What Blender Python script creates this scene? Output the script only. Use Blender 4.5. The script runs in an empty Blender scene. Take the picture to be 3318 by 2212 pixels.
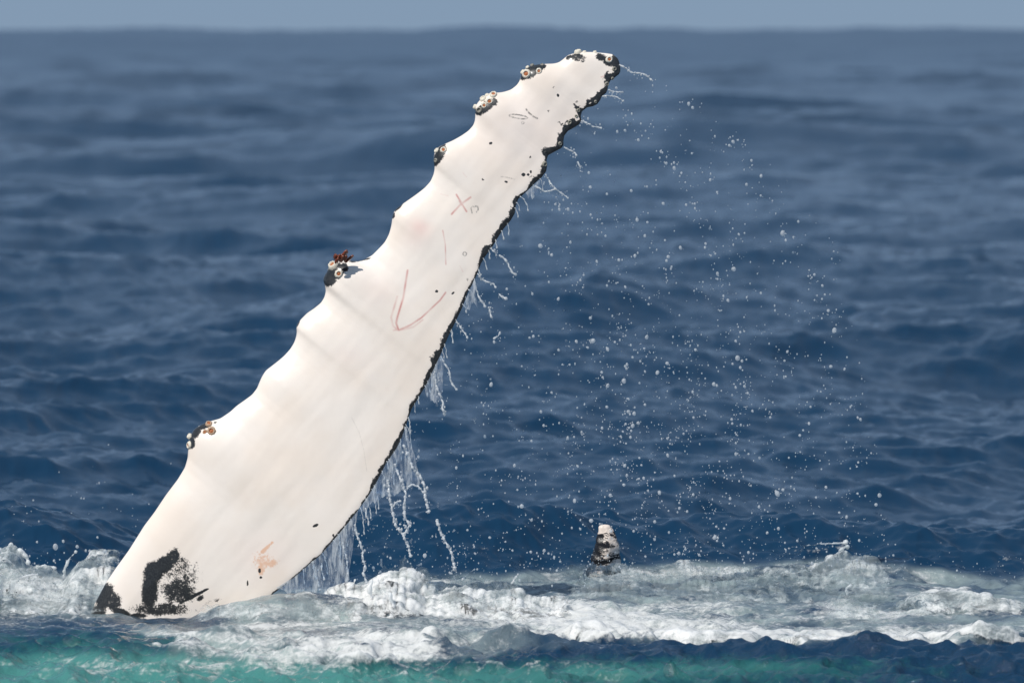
import bpy, math, random
import numpy as np
from mathutils import Vector, Matrix

random.seed(7)
rng = np.random.default_rng(11)
scene = bpy.context.scene
COL = scene.collection

# ------------------------------------------------------------------ camera
FPX = 18600.0            # focal length in photo pixels (3318 wide)
CX, CY = 1659.0, 1106.0
CAM = np.array([0.0, -30.0, 3.08])
TH = math.atan(1023.0 / FPX)
cam_d = bpy.data.cameras.new('camera')
cam = bpy.data.objects.new('camera', cam_d)
COL.objects.link(cam)
cam.location = CAM
cam.rotation_euler = (math.radians(90) - TH, 0, 0)
cam_d.sensor_width = 36.0
cam_d.lens = 36.0 * FPX / 3318.0
cam_d.clip_start = 0.5
cam_d.clip_end = 40000
cam_d.dof.use_dof = True
cam_d.dof.focus_distance = 30.0
cam_d.dof.aperture_fstop = 3.4
scene.camera = cam

# ------------------------------------------------------------------ sky, sun, exposure
SUN_EL, SUN_AZ = math.radians(45), math.radians(38)   # azimuth: to the left of straight behind the camera
sd = Vector((-math.sin(SUN_AZ) * math.cos(SUN_EL), -math.cos(SUN_AZ) * math.cos(SUN_EL), math.sin(SUN_EL)))
world = bpy.data.worlds.new('World')
scene.world = world
world.use_nodes = True
wn = world.node_tree
wn.nodes.clear()
sky = wn.nodes.new('ShaderNodeTexSky')
sky.sky_type = 'NISHITA'
sky.sun_disc = False
sky.sun_elevation = SUN_EL
sky.sun_rotation = math.atan2(sd.x, sd.y)
sky.altitude = 0
sky.air_density = 0.55
sky.dust_density = 0.1
sky.ozone_density = 7.0
bg = wn.nodes.new('ShaderNodeBackground')
bg.inputs['Strength'].default_value = 0.058
wo = wn.nodes.new('ShaderNodeOutputWorld')
hz = wn.nodes.new('ShaderNodeMix')          # even, slightly hazy sky: the clear-sky model diluted with one uniform pale blue
hz.data_type = 'RGBA'
hz.inputs[0].default_value = 0.85
wn.links.new(sky.outputs[0], hz.inputs[6])
hz.inputs[7].default_value = (3.75, 5.35, 7.7, 1)
wn.links.new(hz.outputs[2], bg.inputs['Color'])
wn.links.new(bg.outputs[0], wo.inputs['Surface'])

sun_d = bpy.data.lights.new('sun', 'SUN')
sun_d.energy = 4.25
sun_d.angle = math.radians(0.53)
sun_d.color = (1.0, 0.955, 0.89)
sun = bpy.data.objects.new('sun', sun_d)
COL.objects.link(sun)
sun.rotation_euler = sd.to_track_quat('Z', 'Y').to_euler()
sun.location = (-20, -40, 40)

scene.view_settings.view_transform = 'Standard'
scene.view_settings.look = 'None'
scene.view_settings.exposure = 0.0
scene.view_settings.gamma = 1.0
scene.view_settings.use_curve_mapping = False
scene.render.engine = 'CYCLES'
cy = scene.cycles
cy.use_denoising = True
cy.max_bounces = 8
cy.transparent_max_bounces = 16
cy.caustics_reflective = False
cy.caustics_refractive = False
cy.sample_clamp_indirect = 6.0

# ------------------------------------------------------------------ helpers
FWD = np.array([0, math.cos(TH), -math.sin(TH)])
UPV = np.array([0, math.sin(TH), math.cos(TH)])


def px(xs, ys, Y=0.0):
    """Photo pixel -> world point on the vertical plane at world Y."""
    xs = np.asarray(xs, float); ys = np.asarray(ys, float)
    a = (xs - CX) / FPX; b = -(ys - CY) / FPX
    dy = FWD[1] + b * UPV[1]; dz = FWD[2] + b * UPV[2]
    t = (Y - CAM[1]) / dy
    return np.stack(np.broadcast_arrays(a * t, CAM[1] + dy * t, CAM[2] + dz * t), -1)


def project(x, y, z):
    ry = y - CAM[1]; rz = z - CAM[2]
    dep = ry * FWD[1] + rz * FWD[2]
    return CX + FPX * x / dep, CY - FPX * (ry * UPV[1] + rz * UPV[2]) / dep


_perm = np.random.default_rng(5).permutation(256)
_perm = np.concatenate([_perm, _perm])
_g2 = np.stack([np.cos(np.arange(16) * math.pi / 8), np.sin(np.arange(16) * math.pi / 8)], 1)


def perlin(x, y, seed=0):
    x = np.asarray(x, float) + seed * 17.31; y = np.asarray(y, float) + seed * 9.77
    xi = np.floor(x).astype(int); yi = np.floor(y).astype(int)
    xf = x - xi; yf = y - yi
    u = xf ** 3 * (xf * (xf * 6 - 15) + 10); v = yf ** 3 * (yf * (yf * 6 - 15) + 10)

    def g(ix, iy, dx, dy):
        h = _perm[(_perm[ix & 255] + iy) & 255] & 15
        return _g2[h, 0] * dx + _g2[h, 1] * dy
    n00 = g(xi, yi, xf, yf); n10 = g(xi + 1, yi, xf - 1, yf)
    n01 = g(xi, yi + 1, xf, yf - 1); n11 = g(xi + 1, yi + 1, xf - 1, yf - 1)
    a = n00 + u * (n10 - n00); b = n01 + u * (n11 - n01)
    return (a + v * (b - a)) * 1.5


def fbm(x, y, oct=4, seed=0):
    s = 0; a = 1.0; t = 0
    for i in range(oct):
        s = s + a * perlin(x * 2 ** i, y * 2 ** i, seed + i); t += a; a *= 0.5
    return s / t


def smooth(a, b, x):
    t = np.clip((np.asarray(x, float) - a) / (b - a), 0, 1)
    return t * t * (3 - 2 * t)


def mesh_np(name, co, faces, mat=None, parent=None, smooth_sh=True):
    """faces: (n,3) or (n,4) array, or list of arrays."""
    me = bpy.data.meshes.new(name)
    fl = faces if isinstance(faces, list) else [faces]
    fl = [np.asarray(f, np.int32) for f in fl if len(f)]
    me.vertices.add(len(co))
    me.vertices.foreach_set('co', np.asarray(co, np.float32).ravel())
    nl = sum(f.size for f in fl); nf = sum(len(f) for f in fl)
    me.loops.add(nl); me.polygons.add(nf)
    me.loops.foreach_set('vertex_index', np.concatenate([f.ravel() for f in fl]))
    starts = []; k = 0
    for f in fl:
        starts.append(k + np.arange(len(f)) * f.shape[1]); k += f.size
    me.polygons.foreach_set('loop_start', np.concatenate(starts).astype(np.int32))
    me.update(calc_edges=True)
    me.validate()
    if smooth_sh:
        me.polygons.foreach_set('use_smooth', np.ones(len(me.polygons), bool))
    ob = bpy.data.objects.new(name, me)
    COL.objects.link(ob)
    if mat: me.materials.append(mat)
    if parent: ob.parent = parent
    return ob


def attr(ob, name, vals):
    a = ob.data.attributes.new(name, 'FLOAT', 'POINT')
    a.data.foreach_set('value', np.asarray(vals, np.float32).ravel())


def grid_faces(nr, nc, wrap=False):
    i = np.arange(nr - 1)[:, None]; j = np.arange(nc if wrap else nc - 1)[None, :]
    j2 = (j + 1) % nc
    return np.stack([i * nc + j, i * nc + j2, (i + 1) * nc + j2, (i + 1) * nc + j], -1).reshape(-1, 4)


def tag(o, label=None, cat=None, group=None, kind=None):
    if label: o['label'] = label
    if cat: o['category'] = cat
    if group: o['group'] = group
    if kind: o['kind'] = kind
    return o


class NT:
    """small node-tree writer"""
    def __init__(s, name):
        s.m = bpy.data.materials.new(name); s.m.use_nodes = True
        s.t = s.m.node_tree; s.t.nodes.clear()
        s.out = s.t.nodes.new('ShaderNodeOutputMaterial')

    def put(s, sock, v):
        if v is None: return
        if isinstance(v, bpy.types.NodeSocket): s.t.links.new(v, sock)
        else:
            if hasattr(sock.default_value, '__len__') and len(sock.default_value) == 4 and len(v) == 3: v = (*v, 1)
            sock.default_value = v

    def n(s, typ, ins=None, **kw):
        nd = s.t.nodes.new('ShaderNode' + typ)
        for k, v in kw.items(): setattr(nd, k, v)
        for k, v in (ins or {}).items(): s.put(nd.inputs[k], v)
        return nd

    def math(s, op, a, b=None, c=None, clamp=False):
        nd = s.t.nodes.new('ShaderNodeMath'); nd.operation = op; nd.use_clamp = clamp
        s.put(nd.inputs[0], a)
        if b is not None: s.put(nd.inputs[1], b)
        if c is not None: s.put(nd.inputs[2], c)
        return nd.outputs[0]

    def mix(s, f, a, b, blend='MIX'):
        nd = s.t.nodes.new('ShaderNodeMix'); nd.data_type = 'RGBA'; nd.blend_type = blend
        s.put(nd.inputs[0], f); s.put(nd.inputs[6], a); s.put(nd.inputs[7], b)
        return nd.outputs[2]

    def attr(s, name):
        return s.n('Attribute', attribute_name=name).outputs['Fac']

    def ss(s, v, lo, hi):
        nd = s.t.nodes.new('ShaderNodeMapRange'); nd.interpolation_type = 'SMOOTHSTEP'
        s.put(nd.inputs[0], v); nd.inputs[1].default_value = lo; nd.inputs[2].default_value = hi
        return nd.outputs[0]

    def noise(s, scale, detail=3, rough=0.55, vec=None, out=0):
        nd = s.n('TexNoise', {'Scale': scale, 'Detail': detail, 'Roughness': rough})
        if vec is not None: s.t.links.new(vec, nd.inputs['Vector'])
        return nd.outputs[out]

    def obj(s, scale=(1, 1, 1), rot=(0, 0, 0)):
        tc = s.n('TexCoord')
        mp = s.n('Mapping', {'Scale': scale, 'Rotation': rot})
        s.t.links.new(tc.outputs['Object'], mp.inputs['Vector'])
        return mp.outputs[0]

    def bump(s, h, strength=0.3, dist=0.01, normal=None):
        b = s.n('Bump', {'Height': h, 'Strength': strength, 'Distance': dist})
        if normal is not None: s.t.links.new(normal, b.inputs['Normal'])
        return b.outputs[0]

    def done(s, sh):
        s.t.links.new(sh, s.out.inputs['Surface']); return s.m


# ------------------------------------------------------------------ materials
def mat_water():
    m = NT('sea_water')
    v = m.obj()
    foam = m.attr('foam'); milk = m.attr('milk'); teal = m.attr('teal')
    n1 = m.noise(5.0, 6, 0.62, v); n2 = m.noise(34.0, 7, 0.68, v)
    nn = m.math('ADD', m.math('MULTIPLY', n1, 0.5), m.math('MULTIPLY', n2, 0.5))
    fr = m.math('ADD', foam, m.math('MULTIPLY', m.math('SUBTRACT', nn, 0.5), 2.4))
    fm = m.ss(fr, 0.36, 0.92)
    fm = m.math('MULTIPLY', fm, m.ss(foam, 0.03, 0.2))
    mk = m.math('MULTIPLY', milk, m.ss(m.noise(3.0, 4, 0.6, v), 0.25, 0.7), clamp=True)
    deep = (0.005, 0.030, 0.070)
    nt_ = m.ss(m.math('ADD', teal, m.math('MULTIPLY', m.math('SUBTRACT', m.noise(8.0, 7, 0.72, v), 0.5), 1.7)), 0.1, 0.8)
    c = m.mix(m.math('MULTIPLY', nt_, m.ss(teal, 0.02, 0.25)), deep, m.mix(m.ss(teal, 0.45, 1.0), (0.012, 0.082, 0.09), (0.055, 0.205, 0.19)))
    c = m.mix(mk, c, (0.31, 0.38, 0.375))
    c = m.mix(fm, c, (0.64, 0.65, 0.64))
    rough = m.math('MAXIMUM', m.math('MULTIPLY', fm, 0.4), m.attr('chop'))
    rip = m.noise(11.0, 5, 0.62, v); rip2 = m.noise(45.0, 4, 0.65, v)
    h = m.math('ADD', rip, m.math('MULTIPLY', rip2, 0.35))
    nb = m.bump(h, m.attr('ripple'), 0.024)
    fh = m.math('MULTIPLY', m.math('ADD', m.noise(16.0, 5, 0.65, v), n2), fm)
    nb2 = m.bump(m.math('MULTIPLY_ADD', m.noise(110.0, 3, 0.7, v), m.math('MULTIPLY', milk, 0.5), fh), 0.35, 0.025, nb)
    p = m.n('BsdfPrincipled', {'Base Color': c, 'Roughness': rough, 'IOR': 1.333, 'Normal': nb2,
                               'Subsurface Weight': m.math('MAXIMUM', mk, fm), 'Subsurface Radius': (1.0, 1.0, 1.0), 'Subsurface Scale': 0.05})
    return m.done(p.outputs[0])


def mat_skin(white=(0.84, 0.765, 0.695)):
    m = NT('whale_skin')
    v = m.obj()
    pig = m.attr('pigment'); red = m.attr('scratch'); org = m.attr('scuff'); pink = m.attr('blush'); line = m.attr('mark')
    nz = m.noise(26.0, 7, 0.68, v); nz2 = m.noise(130.0, 3, 0.6, v)
    k = m.math('ADD', pig, m.math('MULTIPLY', m.math('SUBTRACT', m.math('ADD', m.math('MULTIPLY', nz, .5), m.math('MULTIPLY', nz2, .5)), 0.5), 2.0))
    blk = m.math('MULTIPLY', m.ss(k, 0.40, 0.66), m.ss(pig, 0.02, 0.12))
    tone = m.noise(3.0, 3, 0.5, m.obj((1, 1, 1)))
    w = m.mix(m.ss(tone, 0.35, 0.7), white, (white[0] * 0.97, white[1] * 0.935, white[2] * 0.90))
    fine = m.noise(70.0, 4, 0.7, v)
    w = m.mix(m.math('MULTIPLY', m.ss(fine, 0.66, 0.8), 0.14), w, (0.45, 0.40, 0.38))
    w = m.mix(m.math('MULTIPLY', pink, 0.55), w, (0.80, 0.55, 0.50))
    w = m.mix(m.math('MULTIPLY', red, 1.0, clamp=True), w, (0.55, 0.20, 0.18))
    sp = m.ss(m.math('ADD', org, m.math('MULTIPLY', m.math('SUBTRACT', m.noise(90.0, 4, 0.7, v), 0.5), 1.6)), 0.45, 0.9)
    w = m.mix(m.math('MULTIPLY', sp, m.math('MULTIPLY', m.ss(org, 0.02, 0.5), 0.75)), w, (0.72, 0.40, 0.24))
    w = m.mix(line, w, (0.03, 0.035, 0.035))
    c = m.mix(blk, w, m.mix(m.ss(nz2, 0.3, 0.75), (0.010, 0.011, 0.012), (0.042, 0.043, 0.043)))
    h = m.math('ADD', m.noise(14.0, 4, 0.55, v), m.math('MULTIPLY', blk, 0.25))
    nb = m.bump(h, 0.07, 0.02)
    p = m.n('BsdfPrincipled', {'Base Color': c, 'Roughness': 0.30, 'IOR': 1.4, 'Normal': nb,
                               'Coat Weight': 1.0, 'Coat Roughness': 0.07, 'Coat IOR': 1.33})
    return m.done(p.outputs[0])


def mat_tip():
    m = NT('mottled_skin')
    v = m.obj((16, 16, 46), (0, 0.6, 0))
    w = m.noise(1.0, 5, 0.65, v)
    wv = m.noise(60.0, 4, 0.7, m.obj())
    k = m.math('ADD', m.attr('pigment'), m.math('MULTIPLY', m.math('SUBTRACT', m.math('ADD', m.math('MULTIPLY', w, .75), m.math('MULTIPLY', wv, .25)), 0.5), 2.6))
    c = m.mix(m.ss(k, 0.42, 0.58), (0.72, 0.63, 0.56), (0.014, 0.015, 0.018))
    p = m.n('BsdfPrincipled', {'Base Color': c, 'Roughness': 0.25, 'IOR': 1.4, 'Normal': m.bump(wv, 0.3, 0.01)})
    return m.done(p.outputs[0])


def mat_simple(name, col, rough=0.5, ns=40.0, var=0.25, bump=0.3, dark=None):
    m = NT(name)
    v = m.obj()
    nz = m.noise(ns, 4, 0.6, v)
    d = dark or tuple(x * (1 - var * 1.6) for x in col)
    c = m.mix(m.ss(nz, 0.35, 0.7), d, col)
    p = m.n('BsdfPrincipled', {'Base Color': c, 'Roughness': rough, 'Normal': m.bump(nz, bump, 0.005)})
    return m.done(p.outputs[0])


def mat_foam(lace=False):
    m = NT('lacy_foam' if lace else 'white_foam')
    v = m.obj()
    a = m.noise(9.0, 4, 0.6, v); b = m.noise(55.0, 4, 0.7, v)
    k = m.math('ADD', m.math('MULTIPLY', a, 0.75), m.math('MULTIPLY', b, 0.25))
    tone = m.attr('tone') if lace else 0.75
    kk = m.math('ADD', k, m.math('MULTIPLY_ADD', tone, 0.34, -0.26))
    c = m.mix(m.ss(kk, 0.36, 0.66), (0.46, 0.53, 0.54), (0.73, 0.735, 0.725))
    nb = m.bump(b, 0.22, 0.02)
    p = m.n('BsdfPrincipled', {'Base Color': c, 'Roughness': 0.32, 'IOR': 1.33, 'Normal': nb,
                               'Subsurface Weight': 1.0, 'Subsurface Radius': (1.0, 1.0, 1.0), 'Subsurface Scale': 0.08})
    tr = m.n('BsdfTransparent')
    al = m.math('MULTIPLY_ADD', m.ss(k, 0.30, 0.52), 0.45, 0.55)
    if lace:
        n3 = m.noise(20.0, 6, 0.7, v)
        al = m.math('MULTIPLY_ADD', m.ss(kk, 0.36, 0.66), 0.72, 0.22)
        al = m.math('MULTIPLY', al, m.ss(m.math('ADD', m.attr('cover'), m.math('MULTIPLY', m.math('SUBTRACT', n3, 0.5), 2.0)), 0.22, 0.62))
    m2 = m.n('MixShader', {0: al}); m.t.links.new(tr.outputs[0], m2.inputs[1]); m.t.links.new(p.outputs[0], m2.inputs[2])
    return m.done(m2.outputs[0])


def mat_drop(name, alpha=0.62, streak=None, col=(0.75, 0.77, 0.78)):
    m = NT(name)
    p = m.n('BsdfPrincipled', {'Base Color': col, 'Roughness': 0.12, 'IOR': 1.333})
    tl = m.n('BsdfTranslucent', {'Color': (0.7, 0.74, 0.78)})
    mx = m.n('MixShader', {0: 0.35}); m.t.links.new(p.outputs[0], mx.inputs[1]); m.t.links.new(tl.outputs[0], mx.inputs[2])
    tr = m.n('BsdfTransparent', {'Color': (0.9, 0.95, 1.0)})
    al = alpha
    if streak:
        nz = m.noise(1.0, 5, 0.65, m.obj(streak)); n2 = m.noise(1.0, 4, 0.7, m.obj(tuple(s * 2.1 for s in streak[:2]) + (streak[2] * 2.6,)))
        k = m.math('ADD', m.math('MULTIPLY', nz, 0.6), m.math('MULTIPLY', n2, 0.4))
        al = m.math('MULTIPLY_ADD', m.ss(k, 0.42, 0.68), 0.60, 0.05)
        m.put(p.inputs['Normal'], m.bump(k, 1.0, 0.02))
    m2 = m.n('MixShader', {0: al}); m.t.links.new(tr.outputs[0], m2.inputs[1]); m.t.links.new(mx.outputs[0], m2.inputs[2])
    return m.done(m2.outputs[0])


M_WATER = mat_water(); M_SKIN = mat_skin(); M_TIP = mat_tip(); M_FOAM = mat_foam(); M_LACE = mat_foam(True)
M_DROP = mat_drop('water_drop_clear', 0.47); M_VEIL = mat_drop('water_film', streak=(38, 20, 7))
M_STRAND = mat_drop('water_strand_clear', 0.74)
M_SHELL = mat_simple('barnacle_shell', (0.82, 0.76, 0.64), 0.55, 90, 0.15, 0.4)
M_SHELL_TAN = mat_simple('barnacle_shell_tan', (0.62, 0.44, 0.30), 0.6, 90, 0.25, 0.5)
M_SHELL_GREY = mat_simple('barnacle_shell_wet', (0.42, 0.40, 0.34), 0.3, 90, 0.4, 0.5)
M_FLESH = mat_simple('barnacle_flesh', (0.55, 0.17, 0.05), 0.4, 120, 0.3, 0.4)
M_GOOSE = mat_simple('goose_barnacle_stalk', (0.20, 0.045, 0.018), 0.3, 60, 0.3, 0.4)


# ------------------------------------------------------------------ sea
def fft_tile(N, L, lmax, lmin, hs, wdir, spread, seed):
    r = np.random.default_rng(seed)
    k1 = 2 * math.pi * np.fft.fftfreq(N, L / N)
    kx, ky = np.meshgrid(k1, k1, indexing='ij')
    k = np.hypot(kx, ky); k[0, 0] = 1e-6
    lam = 2 * math.pi / k
    c = (kx * math.cos(wdir) + ky * math.sin(wdir)) / k
    dirw = np.abs(c) ** spread + 0.05
    P = dirw / k ** 4 * np.exp(-(lam / lmax) ** 4) * np.exp(-(lmin / lam) ** 4)
    P[0, 0] = 0
    H = (r.normal(size=(N, N)) + 1j * r.normal(size=(N, N))) * np.sqrt(P)
    h = np.fft.ifft2(H).real
    sc = (hs / 4) / h.std()
    dx = np.fft.ifft2(-1j * kx / k * H).real * sc
    dy = np.fft.ifft2(-1j * ky / k * H).real * sc
    return h * sc, dx, dy, L, N


def samp(tile, x, y):
    h, dx, dy, L, N = tile
    u = (x / L * N) % N; v = (y / L * N) % N
    i = np.floor(u).astype(int) % N; j = np.floor(v).astype(int) % N
    fu = u - np.floor(u); fv = v - np.floor(v)
    i2 = (i + 1) % N; j2 = (j + 1) % N
    w = ((1 - fu) * (1 - fv), fu * (1 - fv), (1 - fu) * fv, fu * fv)
    return [w[0] * a[i, j] + w[1] * a[i2, j] + w[2] * a[i, j2] + w[3] * a[i2, j2] for a in (h, dx, dy)]


WD = math.radians(-78)
TA = fft_tile(512, 173.0, 22.0, 2.2, 0.86, WD, 3, 3)
TB = fft_tile(512, 24.7, 3.4, 0.30, 0.145, WD + 0.15, 3, 4)
TM = fft_tile(512, 9.3, 1.1, 0.22, 0.06, WD + 0.1, 2.5, 14)
TE_ = fft_tile(512, 3900.0, 260.0, 60.0, 4.6, WD + 0.5, 2, 13)
TD = fft_tile(512, 830.0, 80.0, 18.0, 0.75, WD + 0.3, 2, 9)
TC = fft_tile(512, 5.9, 0.55, 0.04, 0.042, WD - 0.2, 1, 5)


def gauss(x, y, cx, cy, rx, ry, ang=0.0):
    c, s = math.cos(ang), math.sin(ang)
    u = ((x - cx) * c + (y - cy) * s) / rx; v = (-(x - cx) * s + (y - cy) * c) / ry
    return np.exp(-(u * u + v * v))


YT = np.array([(-100, 1800), (0, 1800), (150, 1850), (300, 1830), (420, 1900), (640, 1958), (900, 1912), (1130, 1885), (1300, 1850), (1500, 1860), (1700, 1852), (1900, 1822),
               (2050, 1812), (2300, 1808), (2700, 1805), (2850, 1818), (3100, 1850), (3400, 1850)], float)
YB = np.array([(-100, 2025), (0, 2022), (300, 2018), (420, 2026), (640, 2072), (1000, 2105), (1300, 2102), (1500, 2085), (1700, 2066), (2000, 2050), (2200, 2062), (2600, 2073),
               (3000, 2068), (3200, 2062), (3400, 2035)], float)

# brightness cores (photo px): cx, cy, rx, ry, amount
CORES = [(1560, 1965, 330, 34, .55), (1330, 1890, 120, 35, .6), (1800, 1985, 240, 40, .4), (2000, 2035, 250, 22, .45),
         (2450, 2055, 420, 14, .55), (2950, 2055, 260, 14, .5), (1150, 1940, 110, 26, .45), (2900, 1975, 120, 14, .4), (3040, 1912, 120, 15, .6),
         (3180, 1955, 120, 12, .45), (2260, 1955, 150, 25, .3), (2720, 1950, 150, 35, .35), (2730, 1835, 130, 18, .45), (2420, 1845, 200, 16, .35),
         (2100, 1845, 170, 20, .2), (130, 1900, 190, 60, .45), (760, 1965, 150, 22, .35), (900, 2032, 330, 26, .34), (560, 2040, 160, 14, .25), (1180, 2060, 240, 22, .3), (1370, 2050, 60, 14, .5), (900, 2005, 330, 10, .3), (2300, 2010, 380, 26, .3),
         (2900, 2030, 400, 20, .2)]
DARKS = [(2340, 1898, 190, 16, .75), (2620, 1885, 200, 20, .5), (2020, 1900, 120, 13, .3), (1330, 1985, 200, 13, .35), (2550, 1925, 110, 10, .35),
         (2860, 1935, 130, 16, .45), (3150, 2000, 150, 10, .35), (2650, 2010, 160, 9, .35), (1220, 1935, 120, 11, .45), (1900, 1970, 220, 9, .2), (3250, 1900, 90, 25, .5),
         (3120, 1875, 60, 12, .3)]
STREAKS = [(2640, 1766, 110, 5, .75), (2735, 1757, 26, 8, .8), (2160, 1776, 50, 6, .5), (1990, 1754, 60, 6, .4), (1500, 1765, 130, 5, .35), (3040, 1776, 60, 5, .55),
           (3030, 1750, 60, 5, .4), (3270, 1790, 40, 9, .4), (395, 1765, 30, 10, .6), (1760, 1720, 150, 4, .3), (2480, 1745, 120, 4, .3), (1680, 1790, 150, 5, .3),
           (700, 2035, 330, 6, .3), (900, 2050, 400, 6, .35), (600, 2070, 300, 5, .25), (1100, 2075, 300, 7, .35), (1650, 2105, 250, 8, .3), (800, 2100, 400, 7, .2), (1300, 2130, 400, 6, .22)]


def build_sea():
    rows = [np.linspace(2.0, 25.4, 40)[:-1], np.arange(25.4, 33.6, 0.022)]
    d = 33.6; far = []
    while d < 60000 and len(far) < 2000:
        far.append(d); d += max(0.024, min(0.8 * d * d / 17450.0, 0.35 * d))
        if d > 14000: break
    far.append(20000.0)
    rows = np.concatenate(rows + [np.array(far)])
    fine = np.linspace(-0.104, 0.104, 700)
    out = 0.104 + np.cumsum(0.0006 * 1.30 ** np.arange(28))
    cols = np.concatenate([-out[::-1], fine, out])
    D, T = np.meshgrid(rows, cols, indexing='ij')
    X = D * T; Y = D - 30.0
    sp = np.gradient(rows)[:, None]
    near = 1 - smooth(33.0, 37.0, D)                 # shaped by hand near the whale
    hA = samp(TA, X, Y + 5); hB = samp(TB, X * 0.96 + Y * 0.28, Y * 0.96 - X * 0.28); hC = samp(TC, X * 0.9 - Y * 0.43, Y * 0.9 + X * 0.43)
    wA = (1 - 0.92 * near) * (1 - smooth(900, 5000, D) * 0.0)
    wB = 1 - 0.70 * near * (1 - smooth(31.2, 32.2, D)) + 0.15 * gauss(D, 0, 33, 0, 1.2, 1)
    wC = (1 - smooth(60, 150, D)) * (1 + 1.4 * (1 - smooth(27.9, 28.5, D)) + 0.5 * gauss(D, 0, 33, 0, 1.0, 1))
    hD = samp(TD, X + 40, Y); wD = smooth(45, 120, D)
    xs, ys0 = project(X, Y, np.zeros_like(X))
    hM = samp(TM, X * 0.97 - Y * 0.24, Y * 0.97 + X * 0.24)
    wM = smooth(31.2, 32.4, D) * (1 - smooth(45, 110, D)) + 0.45 * (1 - smooth(27.9, 28.5, D))
    # calm the flat around the foam a bit
    Z = hD[0] * wD + hA[0] * wA + hB[0] * wB + hC[0] * wC + hM[0] * wM
    Z += samp(TE_, X, Y + 700)[0] * smooth(150, 1800, D) - D * D / (2 * 6.371e6)      # long swell and the curve of the earth
    ch = -(0.95 - 0.3 * near)
    DX = (hA[1] * wA + hB[1] * wB * 1.0 + hC[1] * wC * 0.8 + hM[1] * wM) * ch
    DY = (hA[2] * wA + hB[2] * wB * 1.0 + hC[2] * wC * 0.8 + hM[2] * wM) * ch
    # hand-made local swell
    wob = perlin(X * 0.55, Y * 0 + 3.3, 2) * 0.5 + perlin(X * 1.3, Y * 0 + 1.3, 3) * 0.25
    dc = 33.1 + wob * 0.5
    amp = 0.27 + 0.10 * perlin(X * 0.7, Y * 0 + 8.1, 6) - 0.10 * smooth(2.0, 3.0, X) + 0.05 * smooth(-2.2, -2.7, X) - 0.12 * gauss(X, 0, -1.9, 0, 0.35, 1)
    Z += amp * np.exp(-((D - dc) / np.where(D < dc, 0.5, 0.9)) ** 2)
    Z -= 0.34 * np.exp(-((D - 36.2) / 1.7) ** 2)
    # front ridge, right half
    rx = smooth(1250, 2000, xs)
    dr = 27.95 + 0.08 * perlin(X * 0.8, Y * 0, 9) - 0.05
    Z += rx * (0.06 + 0.02 * perlin(X * 1.1, Y * 0 + 5, 12)) * np.exp(-((D - dr) / np.where(D < dr, 0.80, 0.40)) ** 2)
    # broad swell over the whale, left foreground
    Z += 0.05 * (1 - rx) * np.exp(-((D - 28.2) / 1.0) ** 2)
    Z -= 0.05 * (1 - rx) * np.exp(-((D - 29.6) / 0.35) ** 2) * smooth(150, 500, xs) * (1 - smooth(560, 700, xs))
    # glassy dome in front of the trailing edge
    ax = X - px(930, 1950, -0.45)[0]
    Z += 0.135 * np.exp(-(ax / 0.42) ** 2 - ((D - 29.45) / 0.26) ** 2)
    # ---- foam masks painted on the sheet
    xs, ys0 = project(X, Y, Z + 0.04 * (1 - smooth(27.6, 28.2, D)) + 0.03)
    near2 = (D > 24) & (D < 35) & (np.abs(T) < 0.13)
    foam = np.zeros_like(X); milk = np.zeros_like(X); teal = np.zeros_like(X)
    a = near2
    x_, y_ = xs[a], ys0[a]
    wx = x_ + 45 * perlin(X[a] * 2.2, Y[a] * 2.2, 21); wy = y_ + 7 * perlin(X[a] * 2.0, Y[a] * 2.0, 22) + 5 * perlin(X[a] * 6, Y[a] * 6, 23)
    yt = np.interp(wx, YT[:, 0], YT[:, 1]); yb = np.interp(wx, YB[:, 0], YB[:, 1])
    yt = yt + 13 * perlin(X[a] * 1.6, Y[a] * 0, 71) + 8 * perlin(X[a] * 4.3, Y[a] * 0, 72)
    band = smooth(-20, 20, wy - yt) * smooth(-3, 11, yb - wy)
    gap = smooth(330, 480, wx) * (1 - smooth(640, 800, wx)) * (1 - smooth(1985, 2040, wy))       # open water at the root
    band = band * (1 - 0.8 * gap)
    fr_ = np.broadcast_to(dr, X.shape)[a] + 0.05 * perlin(X[a] * 5, Y[a] * 0, 27)
    edge = 1 - rx[a] * (1 - smooth(-0.05, 0.05, D[a] - fr_))
    band = band * edge
    leftfade = 1 - 0.55 * smooth(350, 450, wx) * (1 - smooth(1050, 1250, wx)) * smooth(1990, 2040, wy)
    f = band * 0.40 * leftfade
    mk = band * 0.85 * (1 - 0.9 * (1 - smooth(380, 470, wx)) * smooth(1960, 2000, wy))
    for cx_, cy_, r1, r2, am in CORES: f += am * gauss(wx, wy, cx_, cy_, r1, r2) * smooth(-10, 8, yb - wy) * edge
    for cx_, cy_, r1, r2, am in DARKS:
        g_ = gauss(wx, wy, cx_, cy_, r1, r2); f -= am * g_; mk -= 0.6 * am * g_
    for cx_, cy_, r1, r2, am in STREAKS: f += am * 0.8 * gauss(wx, wy, cx_, cy_, r1, r2)
    mk += 0.55 * gauss(wx, wy, 930, 1940, 260, 40) + 0.25 * gauss(wx, wy, 760, 2075, 330, 36)
    f += 0.40 * gauss(wx, wy, 950, 2110, 700, 48) + 0.25 * gauss(wx, wy, 300, 2130, 500, 60) + 0.2 * gauss(wx, wy, 1800, 2120, 500, 40)
    foam[a] = np.clip(f, 0, 1.0); milk[a] = np.clip(mk, 0, 1)
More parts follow.
